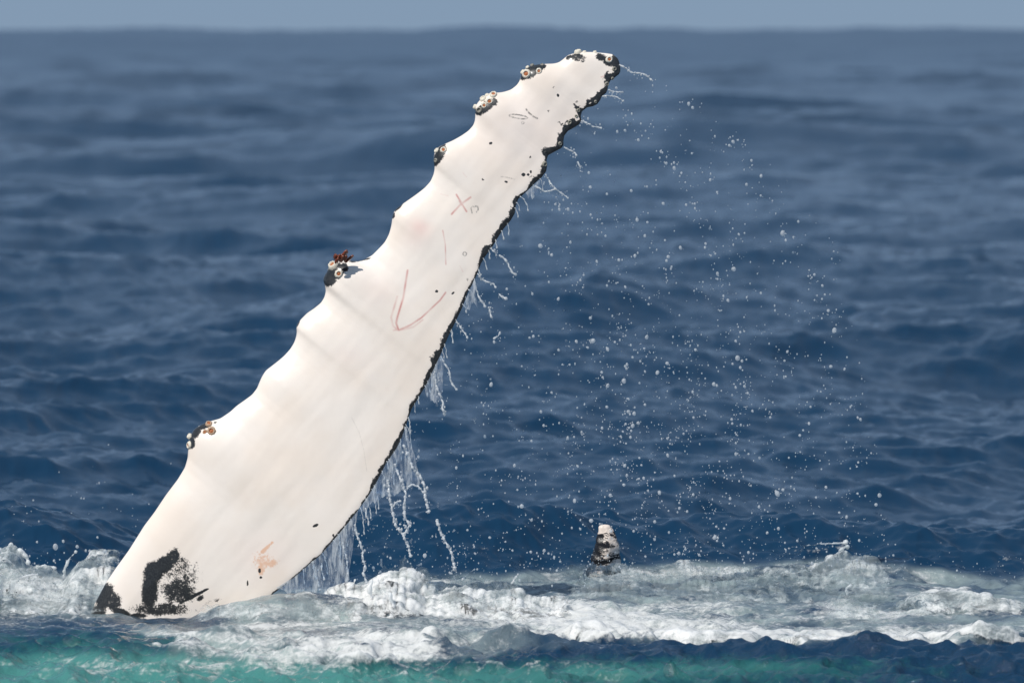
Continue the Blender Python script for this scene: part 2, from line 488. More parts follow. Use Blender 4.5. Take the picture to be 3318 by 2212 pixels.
    tl = 1.15 * gauss(x_, y_, 280, 2140, 600, 105) + 0.7 * gauss(x_, y_, 950, 2165, 420, 80) + 0.36 * gauss(x_, y_, 1900, 2125, 500, 40) + 0.42 * gauss(x_, y_, 1700, 2160, 900, 70) + 0.30 * gauss(x_, y_, 2650, 2140, 600, 60) + 0.28 * gauss(x_, y_, 2550, 2100, 420, 24) + 0.3 * gauss(x_, y_, 1500, 2190, 400, 40)
    teal[a] = np.clip(tl, 0, 1)
    # foam relief: lumps and puffs
    Xa, Ya = X[a], Y[a]
    bil = np.abs(perlin(Xa * 2.6 + .3 * perlin(Xa * 9, Ya * 9, 3), Ya * 2.6, 31)) * 1.8
    bil2 = np.abs(perlin(Xa * 6.5 + .3 * perlin(Xa * 9, Ya * 9, 3), Ya * 6.5, 32)) * 1.8
    bil3 = np.abs(perlin(Xa * 15 + .3 * perlin(Xa * 9, Ya * 9, 3), Ya * 15, 33)) * 1.8
    F = foam[a]; B = np.clip(mk, 0, 1)
    lump = B * (0.035 * fbm(Xa * 1.5, Ya * 1.5, 2, 41) + 0.008 * bil * B) + F * (0.024 * bil + 0.014 * bil2 + 0.007 * bil3)
    damp = 1 - 0.75 * (1 - smooth(1050, 1250, x_)) * smooth(1965, 1995, y_) - smooth(29.9, 30.4, D[a]) * 0 - 0.75 * gauss(x_, y_, 450, 1985, 160, 40)
    Z[a] += lump * np.clip(damp, 0, 1)
    DX[a] *= (1 - 0.5 * B); DY[a] *= (1 - 0.5 * B)
    co = np.stack([X + DX, Y + DY, Z], -1).reshape(-1, 3)
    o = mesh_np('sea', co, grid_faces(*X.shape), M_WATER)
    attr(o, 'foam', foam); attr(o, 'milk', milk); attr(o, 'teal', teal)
    attr(o, 'ripple', np.broadcast_to(0.16 + 0.64 * (1 - smooth(28.5, 31.0, D)), X.shape))
    attr(o, 'chop', np.broadcast_to(0.07 + 0.09 * smooth(40, 200, D) + 0.07 * smooth(200, 700, D), X.shape))
    tag(o, kind='structure')
    return o, rows, cols, co.reshape(X.shape + (3,))


SEA, SROWS, SCOLS, SCO = build_sea()


def sea_z(x, y):
    d = y + 30.0; t = x / d
    i = min(max(int(np.searchsorted(SROWS, d)), 0), len(SROWS) - 1); j = min(max(int(np.searchsorted(SCOLS, t)), 0), len(SCOLS) - 1)
    return float(SCO[i, j, 2])


# ------------------------------------------------------------------ whale
LE = np.array([(150, 2270), (217, 2140), (298, 1977), (306, 1956), (340, 1892), (374, 1841), (417, 1782), (468, 1701), (500, 1659), (538, 1602), (576, 1552), (599, 1514), (608, 1483), (609, 1464), (611, 1445),
      (614, 1425), (619, 1405), (630, 1388), (652, 1374), (680, 1364), (714, 1355), (745, 1334), (768, 1313), (791, 1297), (817, 1278), (833, 1257), (842, 1234), (850, 1217), (861, 1200),
      (900, 1170), (921, 1152), (940, 1131), (953, 1110), (960, 1089), (962, 1070), (959, 1058), (965, 1045), (979, 1030), (995, 1014), (1019, 998), (1040, 981), (1051, 963), (1056, 942), (1054, 928),
      (1046, 909), (1049, 896), (1060, 879), (1064, 865), (1077, 851), (1098, 843), (1124, 840), (1142, 844), (1163, 847), (1181, 840), (1205, 828), (1226, 807), (1246, 786), (1260, 760), (1267, 735), (1270, 718),
      (1271, 700), (1275, 689), (1282, 677), (1300, 664), (1319, 651), (1349, 630), (1376, 609), (1395, 588), (1405, 565), (1409, 544), (1404, 523), (1405, 507), (1409, 492), (1422, 475), (1445, 465),
      (1468, 455), (1495, 440), (1518, 424), (1534, 406), (1539, 390), (1540, 374), (1539, 357), (1542, 341), (1554, 325), (1577, 306), (1596, 299), (1612, 301), (1634, 298), (1656, 291), (1674, 277),
      (1683, 264), (1687, 250), (1692, 234), (1704, 221), (1723, 212), (1749, 208), (1768, 207), (1793, 207), (1811, 203), (1827, 191), (1838, 180), (1860, 173), (1886, 169), (1914, 169), (1940, 171), (1962, 173), (1985, 176.5)], float)
TE = np.array([(1985, 176.5), (1999, 184), (2006, 199), (2010, 216), (2010, 231), (2006, 241), (1993, 251), (1979, 260), (1971, 274), (1969, 289), (1964, 302), (1950, 312), (1944, 326), (1935, 338), (1921, 345),
      (1902, 349), (1886, 361), (1882, 376), (1884, 390), (1877, 403), (1860, 414), (1840, 425), (1829, 439), (1826, 454), (1826, 470), (1818, 481), (1797, 492), (1776, 503), (1771, 518),
      (1773, 534), (1770, 555), (1755, 575), (1736, 591), (1709, 618), (1679, 645), (1671, 668), (1668, 691), (1655, 714), (1632, 741), (1611, 773), (1594, 802), (1571, 832), (1558, 855),
      (1546, 888), (1529, 924), (1516, 946), (1497, 998), (1475, 1044), (1451, 1093), (1426, 1152), (1398, 1212), (1379, 1250), (1333, 1326), (1300, 1422), (1284, 1453), (1250, 1502),
      (1223, 1556), (1196, 1602), (1169, 1640), (1131, 1690), (1093, 1736), (1036, 1800), (1000, 1829), (957, 1867), (914, 1901), (860, 1940), (700, 2055), (383, 2272)], float)

AX = np.array([2008 - 590, 215 - 1990], float); AX /= np.hypot(*AX)
BX = np.array([-AX[1], AX[0]])
ORG = np.array([590.0, 1990.0])


def seg_dist(x, y, pts):
    d = np.full(x.shape, 1e9)
    for (x0, y0), (x1, y1) in zip(pts[:-1], pts[1:]):
        vx, vy = x1 - x0, y1 - y0
        t = np.clip(((x - x0) * vx + (y - y0) * vy) / (vx * vx + vy * vy + 1e-9), 0, 1)
        d = np.minimum(d, np.hypot(x - x0 - t * vx, y - y0 - t * vy))
    return d


def smooth1d(a, sig, step):
    n = int(3 * sig / step); k = np.exp(-0.5 * (np.arange(-n, n + 1) * step / sig) ** 2); k /= k.sum()
    return np.convolve(np.pad(a, n, mode='edge'), k, 'valid')


FIN_SHAPE = {}


TWIST = 0.13


def fin_y(s):
    t = np.clip(s / 2287.0, 0, 1)
    return 0.18 * t * t


def build_flipper():
    sl = (LE - ORG) @ AX; wl = (LE - ORG) @ BX
    st = ((TE - ORG) @ AX)[::-1]; wt = ((TE - ORG) @ BX)[::-1]
    S = np.concatenate([np.linspace(-300, 2200, 930)[:-1], np.linspace(2200, sl[-1], 70)])
    L = np.interp(S, np.maximum.accumulate(sl + np.arange(len(sl)) * 1e-6), wl)
    T = np.interp(S, np.maximum.accumulate(st + np.arange(len(st)) * 1e-6), wt)
    su = np.linspace(-300, sl[-1], 1600)
    Lu = smooth1d(np.interp(su, np.maximum.accumulate(sl + np.arange(len(sl)) * 1e-6), wl), 5, su[1] - su[0])
    L = np.where(S < 2220, np.interp(S, su, Lu), L)
    Ls = np.interp(S, su, smooth1d(Lu, 85, su[1] - su[0]))
    prot = np.clip(Ls - L, -25, 60)
    Nf, Nb = 240, 40
    uf = (1 - np.cos(np.linspace(0, math.pi, Nf))) / 2
    ub = (1 - np.cos(np.linspace(math.pi, 0, Nb + 2)[1:-1])) / 2
    U = np.concatenate([uf, ub])[None, :]
    side = np.concatenate([-np.ones(Nf), np.ones(Nb)])[None, :]
    side[0, 0] = 0; side[0, Nf - 1] = 0
    c = (T - L)[:, None]
    naca = 5 * (0.2969 * np.sqrt(U) - 0.1260 * U - 0.3516 * U ** 2 + 0.2843 * U ** 3 - 0.1015 * U ** 4)
    tt = (0.15 + 0.05 * smooth(1500, 2280, S))[:, None]
    h = naca * tt * c + 5.0 * np.sqrt(np.clip(U * (1 - U), 0, 1)) * 2 * np.exp(-((1 - U) * c / 30) ** 2) + 0.02 * c * np.sqrt(np.clip(U * (1 - U), 0, 1))
    W = L[:, None] + U * c
    sw = U * c
    h = h + 0.26 * prot[:, None] * np.exp(-(sw / 120) ** 2) * (1 - np.exp(-sw / 14)) * smooth(0, 300, c)
    S2 = np.broadcast_to(S[:, None], W.shape)
    und = 3.2 * fbm(S2 / 520, W / 120, 3, 3) * np.sqrt(np.clip(U * (1 - U) * 4, 0, 1)) * smooth(40, 200, c)
    h = h + und * (side < 0)
    P2 = ORG[None, None, :] + S2[..., None] * AX + W[..., None] * BX
    ycen = fin_y(S)[:, None]
    co = px(P2[..., 0], P2[..., 1], 0.0)
    # move centre plane back along the view ray, then thickness along Y
    ycen = ycen - TWIST * (W - (0.5 * (L + T))[:, None]) / 620.0
    k = (30.0 + ycen) / 30.0
    camv = CAM[None, None, :]
    co = camv + (co - camv) * k[..., None]
    co[..., 1] += side * h / 620.0
    n_s, n_u = W.shape
    o = mesh_np('humpback_whale', co.reshape(-1, 3), grid_faces(n_s, n_u, wrap=True)[:, ::-1], M_SKIN)
    FIN_SHAPE.update(S=S, L=L, T=T, co=co, U=U, P2=P2, Nf=Nf)
    x = P2[..., 0]; y = P2[..., 1]
    dT = (1 - U) * c; dL = sw
    wid = np.interp(y, [176, 235, 262, 300, 330, 352, 375, 400, 425, 455, 475, 505, 520, 550, 580, 600, 690, 735, 770, 800, 832, 860, 900, 1000, 1100, 1200, 1300, 1430, 1520, 1560, 1700, 1850, 1905],
                    [26, 32, 30, 26, 40, 34, 26, 44, 30, 28, 40, 20, 13, 34, 20, 16, 26, 26, 22, 30, 26, 12, 10, 16, 24, 24, 16, 16, 20, 12, 10, 8, 5])
    wid = wid * np.where(y < 580, 0.74, 0.62) * np.clip(1 + 1.5 * fbm(x / 38, y / 38, 4, 51), .25, 2.2)
    pig = np.clip((wid - dT) / (wid * 0.7 + 3) + 0.5, 0, 1.25)
    # light islands in the tip fringe
    isl = np.clip(fbm(x / 15, y / 15, 2, 61) * 2.6 - 0.40, 0, 1) * (y < 700) * smooth(4, 12, dT)
    pig = pig - isl
    def blob(cx, cy, rx, ry, ang=0, amt=1.0, soft=0.8):
        nonlocal pig
        a = math.radians(ang); ca, sa = math.cos(a), math.sin(a)
        u = ((x - cx) * ca + (y - cy) * sa) / rx; v = (-(x - cx) * sa + (y - cy) * ca) / ry
        pig = np.maximum(pig, amt * np.clip((1.35 - np.hypot(u, v)) / soft, 0, 1))
    for b in [(618, 1432, 17, 24, 10), (634, 1398, 25, 17, -45), (664, 1378, 26, 10, -22), (698, 1368, 8, 4, -20, .7),
              (964, 1046, 6, 24, 25), (1066, 900, 28, 30, 20), (1088, 878, 36, 26, -35), (1115, 865, 16, 16, 0), (1175, 842, 40, 3, -12, .8), (1142, 846, 14, 4, 0, .8),
              (1290, 672, 22, 7, -42, .85), (1274, 699, 6, 13, 15, .85), (1424, 502, 17, 42, 28), (1412, 522, 13, 20, 10),
              (1575, 346, 42, 17, -38), (1602, 330, 12, 16, 0, .8), (1546, 362, 10, 12, 0), (1722, 232, 46, 20, -28), (1752, 216, 20, 10, -10), (1694, 246, 10, 14, 0),
              (1848, 188, 16, 9, 0), (1872, 186, 24, 16, 0, .72), (1890, 192, 12, 14, 40, .6), (1945, 186, 22, 14, 25, .8), (1975, 200, 26, 16, 25, .95), (1995, 200, 16, 28, 0), (2002, 222, 12, 26, 0),
              (488, 1910, 30, 72, 4, 1.0), (500, 1850, 34, 44, 15, 1.0), (530, 1828, 44, 28, -35, 1.0), (562, 1802, 26, 36, 30, .8), (590, 1826, 36, 40, -20, .52), (580, 1910, 70, 56, 0, .68), (600, 1862, 62, 60, 0, .56), (560, 1880, 40, 50, 0, .5), (520, 1970, 110, 26, 0, .70), (640, 1850, 34, 60, -20, .36),
              (632, 1926, 58, 6, -27, 1), (650, 1935, 16, 10, -35, .8), (338, 1930, 32, 50, 18), (370, 1945, 32, 36, 0, .75), (395, 1980, 38, 14, 20, .9), (310, 1985, 40, 30, 0), (450, 1990, 34, 10, 0, .8), (690, 1945, 40, 9, -15, .45),
              (1023, 1700, 9, 4, -25, 1, .4), (842, 1846, 4, 7, 0, 1, .4), (846, 1868, 4, 4, 0, 1, .4), (803, 1887, 2.5, 8, 0, 1, .4), (1080, 1733, 3, 4, 0, 1, .4),
              (1590, 464, 5, 3.5, 0, 1, .4), (1696, 566, 6, 5, 0, 1, .4), (1711, 566, 4, 4, 0, 1, .4), (1640, 589, 5, 3, 20, 1, .4), (1565, 581, 5, 2.5, 30, .8, .5), (1415, 943, 5, 4, 0, 1, .5),
              (1468, 949, 6, 3, -40, .9, .5), (1516, 905, 6, 8, 0, .6, .8), (1808, 309, 4, 5, 0, 1, .4), (1793, 283, 5, 5, 0, .5, .8), (1778, 360, 6, 5, 0, .5, .8), (1718, 509, 3, 3, 0, 1, .4), (1720, 557, 3, 5, 0, .9, .4)]:
        blob(*b)
    pig = np.where(U > 1.5, 0, pig)
    back = (side > 0)
    pig = np.where(back, np.clip(0.9 + fbm(x / 120, y / 120, 2, 77), 0, 1.2), pig)
    red = np.zeros_like(x); mark = np.zeros_like(x)
    for pts, w_, a_ in [([(1479, 630), (1494, 655), (1512, 685)], 3.4, .8), ([(1464, 693), (1492, 662), (1525, 639)], 4, .7), ([(1490, 650), (1496, 662)], 5, .9), ([(1435, 746), (1443, 790), (1445, 855)], 2.6, .6),
                        ([(1321, 875), (1307, 963), (1288, 1026), (1284, 1045), (1291, 1065)], 4.2, .75), ([(1288, 959), (1268, 1026), (1274, 1054), (1289, 1067)], 4.0, .45),
                        ([(1293, 1068), (1331, 1051), (1366, 1028), (1426, 972), (1444, 947)], 3.4, .7), ([(1300, 1067), (1340, 1058), (1370, 1035)], 3, .35), ([(1275, 1068), (1300, 1066)], 3, .4),
                        ([(1428, 628), (1452, 634)], 2, .4), ([(1500, 560), (1512, 572)], 2, .35), ([(1490, 860), (1500, 880)], 2, .3), ([(1948, 250), (1975, 243)], 3, .5)]:
        red = np.maximum(red, a_ * np.clip(1.5 - seg_dist(x, y, pts) / (w_ * 0.72), 0, 1) * np.clip(0.85 + 0.6 * perlin(x / 34, y / 34, 91), .3, 1.1))
    ell = [(1680 + 30 * math.cos(t) * math.cos(.15) - 6 * math.sin(t) * math.sin(.15), 378 + 30 * math.cos(t) * math.sin(.15) + 6 * math.sin(t) * math.cos(.15)) for t in np.linspace(0, 2 * math.pi, 18)]
    ring = lambda cx, cy, r: [(cx + r * math.cos(t), cy + r * math.sin(t)) for t in np.linspace(0, 2 * math.pi, 10)]
    for pts, w_, a_ in [(ell, 2.2, .9), ([(1705, 354), (1715, 367), (1728, 377), (1741, 384)], 2.8, 1), (ring(1694, 398, 4), 1.6, .6), (ring(1506, 822, 6), 2.0, .7),
                        ([(1530, 690), (1526, 674), (1532, 668), (1537, 670)], 2, .75), ([(1540, 668), (1548, 668), (1550, 678), (1544, 687)], 2.2, .85),
                        ([(1622, 572), (1640, 574), (1668, 581)], 1.6, .5), ([(1140, 1350), (1165, 1400), (1180, 1460), (1189, 1525)], 1.6, .16)]:
        mark = np.maximum(mark, a_ * np.clip(1.5 - seg_dist(x, y, pts) / (w_ * 0.75), 0, 1) * np.clip(0.8 + 0.9 * perlin(x / 9, y / 9, 92), .1, 1))
    scuff = 0.75 * gauss(x, y, 850, 1812, 48, 42) + 0.75 * np.clip(1.4 - seg_dist(x, y, [(852, 1784), (868, 1768), (884, 1754)]) / 6, 0, 1) + 0.6 * gauss(x, y, 890, 1822, 22, 12, -.4) + 0.9 * gauss(x, y, 846, 1848, 9, 16)
    scuff = np.where(back, 0, scuff)
    blush = 0.8 * gauss(x, y, 1362, 732, 34, 24, .4) + 0.45 * gauss(x, y, 1350, 765, 40, 40) + 0.3 * gauss(x, y, 860, 1800, 110, 80) + 0.25 * gauss(x, y, 1225, 940, 60, 50) + .2 * gauss(x, y, 1130, 1150, 60, 40) + 0.2 * gauss(x, y, 1700, 420, 200, 120)
    attr(o, 'pigment', pig); attr(o, 'scratch', red); attr(o, 'mark', mark); attr(o, 'scuff', scuff); attr(o, 'blush', blush)
    tag(o, 'huge white whale flipper with black fringe and barnacled knobs raised out of the sea', 'whale')
    return o


WHALE = build_flipper()


def fin_surface(xs, ys):
    """world point and outward normal of the front skin under a photo pixel"""
    P2 = FIN_SHAPE['P2'][:, :FIN_SHAPE['Nf']]; co = FIN_SHAPE['co'][:, :FIN_SHAPE['Nf']]
    d = (P2[..., 0] - xs) ** 2 + (P2[..., 1] - ys) ** 2
    i, j = np.unravel_index(np.argmin(d), d.shape)
    i0, i1 = max(i - 3, 0), min(i + 3, P2.shape[0] - 1); j0, j1 = max(j - 4, 0), min(j + 4, P2.shape[1] - 1)
    a = co[i1, j] - co[i0, j]; b = co[i, j1] - co[i, j0]
    n = np.cross(a, b); n /= np.linalg.norm(n) + 1e-9
    if n[1] > 0: n = -n
    off = px(xs, ys, co[i, j, 1])
    return off, n


def barnacle_mesh(name, seed, ns=16):
    r = random.Random(seed)
    prof = [(1.04, -0.25), (1.0, 0.05), (0.93, 0.32), (0.78, 0.58), (0.62, 0.70), (0.52, 0.68), (0.45, 0.50), (0.40, 0.30), (0.0, 0.26)]
    plates = [r.uniform(0.92, 1.06) for _ in range(8)]
    co = []
    for pi, (rad, z) in enumerate(prof):
        for k in range(ns):
            a = 2 * math.pi * k / ns
            rib = (1.0 if k % 2 else 0.93) if pi < 5 else 1.0
            q = rad * rib * plates[(k // 2) % 8] if pi < 5 else rad
            zz = z * (1.0 + (0.10 * (k % 2) - 0.05 if 2 < pi < 6 else 0))
            co.append((q * math.cos(a), q * math.sin(a), zz))
    f = grid_faces(len(prof), ns, wrap=True)
    return co, f


BM_ = {}
for sd_ in range(4):
    co_, f_ = barnacle_mesh('barnacle', sd_)
    for key, mt in (('w', M_SHELL), ('t', M_SHELL_TAN), ('g', M_SHELL_GREY)):
        o_ = mesh_np('barnacle', co_, f_, mt)
        BM_[(sd_, key)] = o_.data
        bpy.data.objects.remove(o_)
# the flesh in the opening: a low dome split by a slit
fco = [(0, 0, 0.46)]
for rr, zz in ((0.22, 0.44), (0.40, 0.34)):
    for k in range(12):
        a = 2 * math.pi * k / 12
        fco.append((rr * math.cos(a), rr * math.sin(a) * 0.9, zz + (0.05 if k % 3 else -0.03)))
tri = np.array([(0, 1 + k, 1 + (k + 1) % 12) for k in range(12)])
qd = np.array([(1 + k, 13 + k, 13 + (k + 1) % 12, 1 + (k + 1) % 12) for k in range(12)])
o_ = mesh_np('opening', fco, [tri, qd], M_FLESH); FLESH_ME = o_.data; bpy.data.objects.remove(o_)

# photo x, y, radius, tilt toward (dx, dy), shell key, flesh?
BARN = [(677, 1373, 13, .1, -.5, 't', 1), (685, 1396, 16, 0, 0, 't', 1), (664, 1399, 9, 0, 0, 't', 1), (613, 1412, 12, -.8, -.6, 'w', 0), (613, 1442, 14, -.9, .1, 'w', 1),
        (1079, 860, 18, -.4, -.7, 'w', 1), (1098, 887, 15, .1, 0, 'w', 1), (1437, 486, 12, 0, -.2, 'w', 1), (1414, 488, 10, -.9, -.5, 'w', 0), (1412, 520, 8, -.5, .2, 'g', 0),
        (1599, 307, 14, 0, -.5, 'w', 1), (1586, 329, 14, .1, 0, 'w', 1), (1569, 342, 11, 0, 0, 'w', 1), (1565, 320, 13, -.5, -.6, 'w', 0), (1578, 308, 8, -.3, -.8, 'w', 0), (1553, 357, 12, 0, 0, 'g', 0), (1539, 346, 9, -.9, -.4, 'w', 0),
        (1706, 240, 17, -.1, 0, 'w', 1), (1746, 231, 11, 0, 0, 'w', 1), (1693, 234, 9, -.9, -.4, 'w', 0), (1709, 218, 7, -.5, -.8, 'w', 0), (1724, 211, 7, -.2, -.9, 'g', 0), (1757, 210, 6, 0, -.8, 'g', 0),
        (1873, 168, 13, -.1, -1.2, 'w', 0), (1894, 169, 7, 0, -1, 'w', 0), (1928, 169, 7, 0, -1, 'w', 0), (1974, 193, 13, .2, -.1, 'w', 1), (1991, 224, 9, .3, 0, 'g', 0),
        (1765, 532, 10, .5, .2, 'g', 0), (1967, 272, 8, .3, .2, 'g', 0), (1846, 397, 8, 0, 0, 'g', 0), (1867, 377, 6, 0, 0, 'g', 0), (1874, 358, 7, .2, .2, 'g', 0), (1985, 255, 6, .3, .3, 'g', 0),
        (1815, 466, 7, .3, .2, 'g', 0), (1930, 330, 6, .3, .3, 'g', 0)]
for bi, (bx, by, br, tx, ty, key, fl) in enumerate(BARN):
    p, n = fin_surface(bx, by)
    nv = Vector((n[0] * 0.5 + tx, n[1] - 0.3, n[2] * 0.5 - ty)).normalized()
    r_ = br / 620.0
    b = bpy.data.objects.new('barnacle', BM_[(bi % 4, key)])
    COL.objects.link(b); b.parent = WHALE
    p = px(bx, by, p[1])
    if n[1] > -0.3 and abs(tx) + abs(ty) > 0.6: p = px(bx, by, fin_y(1500.0) * 0 + p[1])
    b.location = Vector(p) - nv * r_ * 0.12
    q = nv.to_track_quat('Z', 'Y'); b.rotation_mode = 'QUATERNION'
    b.rotation_quaternion = q @ Matrix.Rotation(random.uniform(0, 6.28), 3, 'Z').to_quaternion()
    b.scale = (r_, r_ * random.uniform(.9, 1.05), r_ * random.uniform(.75, 1.0))
    if fl:
        e = bpy.data.objects.new('opening', FLESH_ME); COL.objects.link(e); e.parent = b
        e.scale = (1.12, 1.12, 1.18)


def tube(pts, rad, ns=7, closed_ends=True):
    """co, faces for a tube along 3-D points with radii"""
    pts = np.asarray(pts, float); n = len(pts)
    rad = np.broadcast_to(rad, (n,))
    tg = np.gradient(pts, axis=0); tg /= np.linalg.norm(tg, axis=1, keepdims=True) + 1e-9
    ref = np.array([0, 1.0, 0.13]); a = np.cross(tg, ref); a /= np.linalg.norm(a, axis=1, keepdims=True) + 1e-9
    b = np.cross(tg, a)
    th = np.arange(ns) * 2 * math.pi / ns
    co = pts[:, None, :] + rad[:, None, None] * (np.cos(th)[None, :, None] * a[:, None, :] + np.sin(th)[None, :, None] * b[:, None, :])
    co = co.reshape(-1, 3); f = grid_faces(n, ns, wrap=True)
    c0 = len(co); co = np.vstack([co, pts[0] - tg[0] * rad[0] * .6, pts[-1] + tg[-1] * rad[-1] * .6])
    k = np.arange(ns); k2 = (k + 1) % ns
    t1 = np.stack([np.full(ns, c0), k2, k], 1); t2 = np.stack([np.full(ns, c0 + 1), (n - 1) * ns + k, (n - 1) * ns + k2], 1)
    return co, f, np.vstack([t1, t2])


class Acc:
    def __init__(s): s.co = []; s.q = []; s.t = []; s.n = 0
    def add(s, co, q=None, t=None):
        co = np.asarray(co, float)
        if q is not None and len(q): s.q.append(np.asarray(q) + s.n)
        if t is not None and len(t): s.t.append(np.asarray(t) + s.n)
        s.co.append(co); s.n += len(co)
    def make(s, name, mat, parent=None):
        fl = []
        if s.q: fl.append(np.vstack(s.q))
        if s.t: fl.append(np.vstack(s.t))
        return mesh_np(name, np.vstack(s.co), fl, mat, parent)


# red goose barnacles on the middle knob: one stalk each
for gi in range(16):
    bx = 1098 + random.uniform(-12, 26); by = 846 + random.uniform(-6, 8)
    p, n = fin_surface(bx, by)
    a0 = random.uniform(-.7, .7); ln = random.uniform(14, 30)
    pts = []; rd = []
    for k in range(6):
        t = k / 5
        pts.append(px(bx + math.sin(a0 + t * .6) * ln * t, by - math.cos(a0) * ln * t, -0.02 + 0.02 * math.sin(gi) - 0.02 * t)); rd.append((2.4 + 2.6 * t * (1.15 - t) * 3) / 620)
    acc = Acc(); acc.add(*tube(pts, np.array(rd), 6)); acc.make('goose_barnacle', M_GOOSE, WHALE)


# ------------------------------------------------------------------ second flipper tip behind the foam
def build_tip():
    prof = [(1862, 1955, 54), (1835, 1958, 51), (1815, 1961, 47), (1790, 1964, 44), (1765, 1965, 39), (1745, 1965, 33), (1728, 1964, 26), (1716, 1961, 21), (1708, 1960, 20), (1702, 1960, 17), (1699, 1960, 10), (1698, 1960, 1)]
    pr = np.array(prof, float)
    yy = np.interp(np.linspace(0, 1, 60), np.linspace(0, 1, len(pr)), pr[:, 0]); xc = np.interp(np.linspace(0, 1, 60), np.linspace(0, 1, len(pr)), pr[:, 1]); hw = np.interp(np.linspace(0, 1, 60), np.linspace(0, 1, len(pr)), pr[:, 2])
    ns = 40; th = np.arange(ns) * 2 * math.pi / ns
    co = np.zeros((60, ns, 3)); pig = np.zeros((60, ns))
    for i in range(60):
        c = px(xc[i], yy[i], 1.65)
        r = hw[i] * (30 + 1.65) / FPX
        w = 1 + 0.20 * perlin(np.cos(th) * 1.4 + 3, yy[i] / 22 + np.sin(th) * 1.4, 5)
        co[i, :, 0] = c[0] + r * w * np.cos(th); co[i, :, 1] = c[1] + 0.62 * r * w * np.sin(th); co[i, :, 2] = c[2] + 0.012 * np.cos(th) * (yy[i] > 1715)
        pig[i] = 0.74 - 0.45 * np.cos(th - 0.2) * 0.6 + 0.2 * np.sin(th) - 0.9 * (yy[i] < 1722)
    o = mesh_np('flipper_tip', co.reshape(-1, 3), grid_faces(60, ns, wrap=True)[:, ::-1], M_TIP)
    attr(o, 'pigment', pig)
    tag(o, 'small black and white mottled flipper tip poking up behind the foam', 'flipper')
build_tip()


# ------------------------------------------------------------------ whitewater masses
ICO = {}
for sub in (1, 2):
    import bmesh
    bm = bmesh.new(); bmesh.ops.create_icosphere(bm, subdivisions=sub, radius=1.0)
    bm.verts.ensure_lookup_table()
    ICO[sub] = (np.array([v.co[:] for v in bm.verts]), np.array([[v.index for v in f.verts] for f in bm.faces]))
    bm.free()


def blob_mesh(name, balls, voxel, mat, label, cat, group=None, kind=None, sm=10, rough=1.0):
    acc = Acc()
    v, f = ICO[1]
    for (p, r) in balls: acc.add(np.asarray(p) + v * r, None, f)
    o = acc.make(name, mat)
    md = o.modifiers.new('remesh', 'REMESH'); md.mode = 'VOXEL'; md.voxel_size = voxel; md.use_smooth_shade = True
    ms = o.modifiers.new('smooth', 'SMOOTH'); ms.factor = 0.5; ms.iterations = sm
    dg = bpy.context.evaluated_depsgraph_get()
    me = bpy.data.meshes.new_from_object(o.evaluated_get(dg), depsgraph=dg)
    o.modifiers.clear(); old = o.data; o.data = me; bpy.data.meshes.remove(old); me.name = name
    if not me.materials: me.materials.append(mat)
    n = len(me.vertices); v_ = np.empty(n * 3); nn_ = np.empty(n * 3)
    me.vertices.foreach_get('co', v_); me.vertices.foreach_get('normal', nn_); v_ = v_.reshape(-1, 3); nn_ = nn_.reshape(-1, 3)
    d_ = np.zeros(n)
    for sc_, am_ in ((14, .013), (33, .008), (75, .0045)):
        d_ += am_ * perlin(v_[:, 0] * sc_ + v_[:, 1] * sc_ * .6, v_[:, 2] * sc_ + v_[:, 1] * sc_ * .5, sc_) * rough
    me.vertices.foreach_set('co', (v_ + nn_ * d_[:, None]).ravel()); me.update()
    me.polygons.foreach_set('use_smooth', np.ones(len(me.polygons), bool))
    tag(o, label, cat, group, kind)
    return o


def mound(prof, ybase, Y0, Y1, n, r0, r1, seed, jit=0.05):
    """balls filling a sloping heap whose skyline is prof (photo px) at Y0 falling to ybase at Y1"""
    r = random.Random(seed); pr = np.array(prof, float); out = []
    for _ in range(n):
        x = r.uniform(pr[0, 0], pr[-1, 0]); yt = np.interp(x, pr[:, 0], pr[:, 1])
        t = r.random() ** 1.15
        rad = r.uniform(r0, r1) * (0.55 + 0.45 * t) if r.random() < .8 else r.uniform(r0 * .5, r0)
        y = yt + rad * 0.8 + (ybase - yt) * t
        Yw = Y0 + (Y1 - Y0) * t + r.gauss(0, jit)
        k = FPX / (30 + Yw)
        out.append((px(x, y, Yw), rad / k))
    return out


def finger(pts, Y, r0, r1, seed):
    """chain of balls along photo px points"""
    r = random.Random(seed); out = []; P = np.array(pts, float)
    L = np.concatenate([[0], np.cumsum(np.hypot(*np.diff(P, axis=0).T))]); n = max(4, int(L[-1] / 5))
    for i in range(n):
        t = i / (n - 1); x = np.interp(t * L[-1], L, P[:, 0]); y = np.interp(t * L[-1], L, P[:, 1])
        rad = (r0 + (r1 - r0) * t) * r.uniform(.75, 1.25)
        if i == n - 1: rad *= 1.5
        out.append((px(x + r.gauss(0, 1.2), y + r.gauss(0, 1.2), Y), rad / 620))
    return out


def sea_zv(x, y):
    d = y + 30.0
    i = np.clip(np.searchsorted(SROWS, d), 0, len(SROWS) - 1); j = np.clip(np.searchsorted(SCOLS, x / d), 0, len(SCOLS) - 1)
    return SCO[i, j, 2]


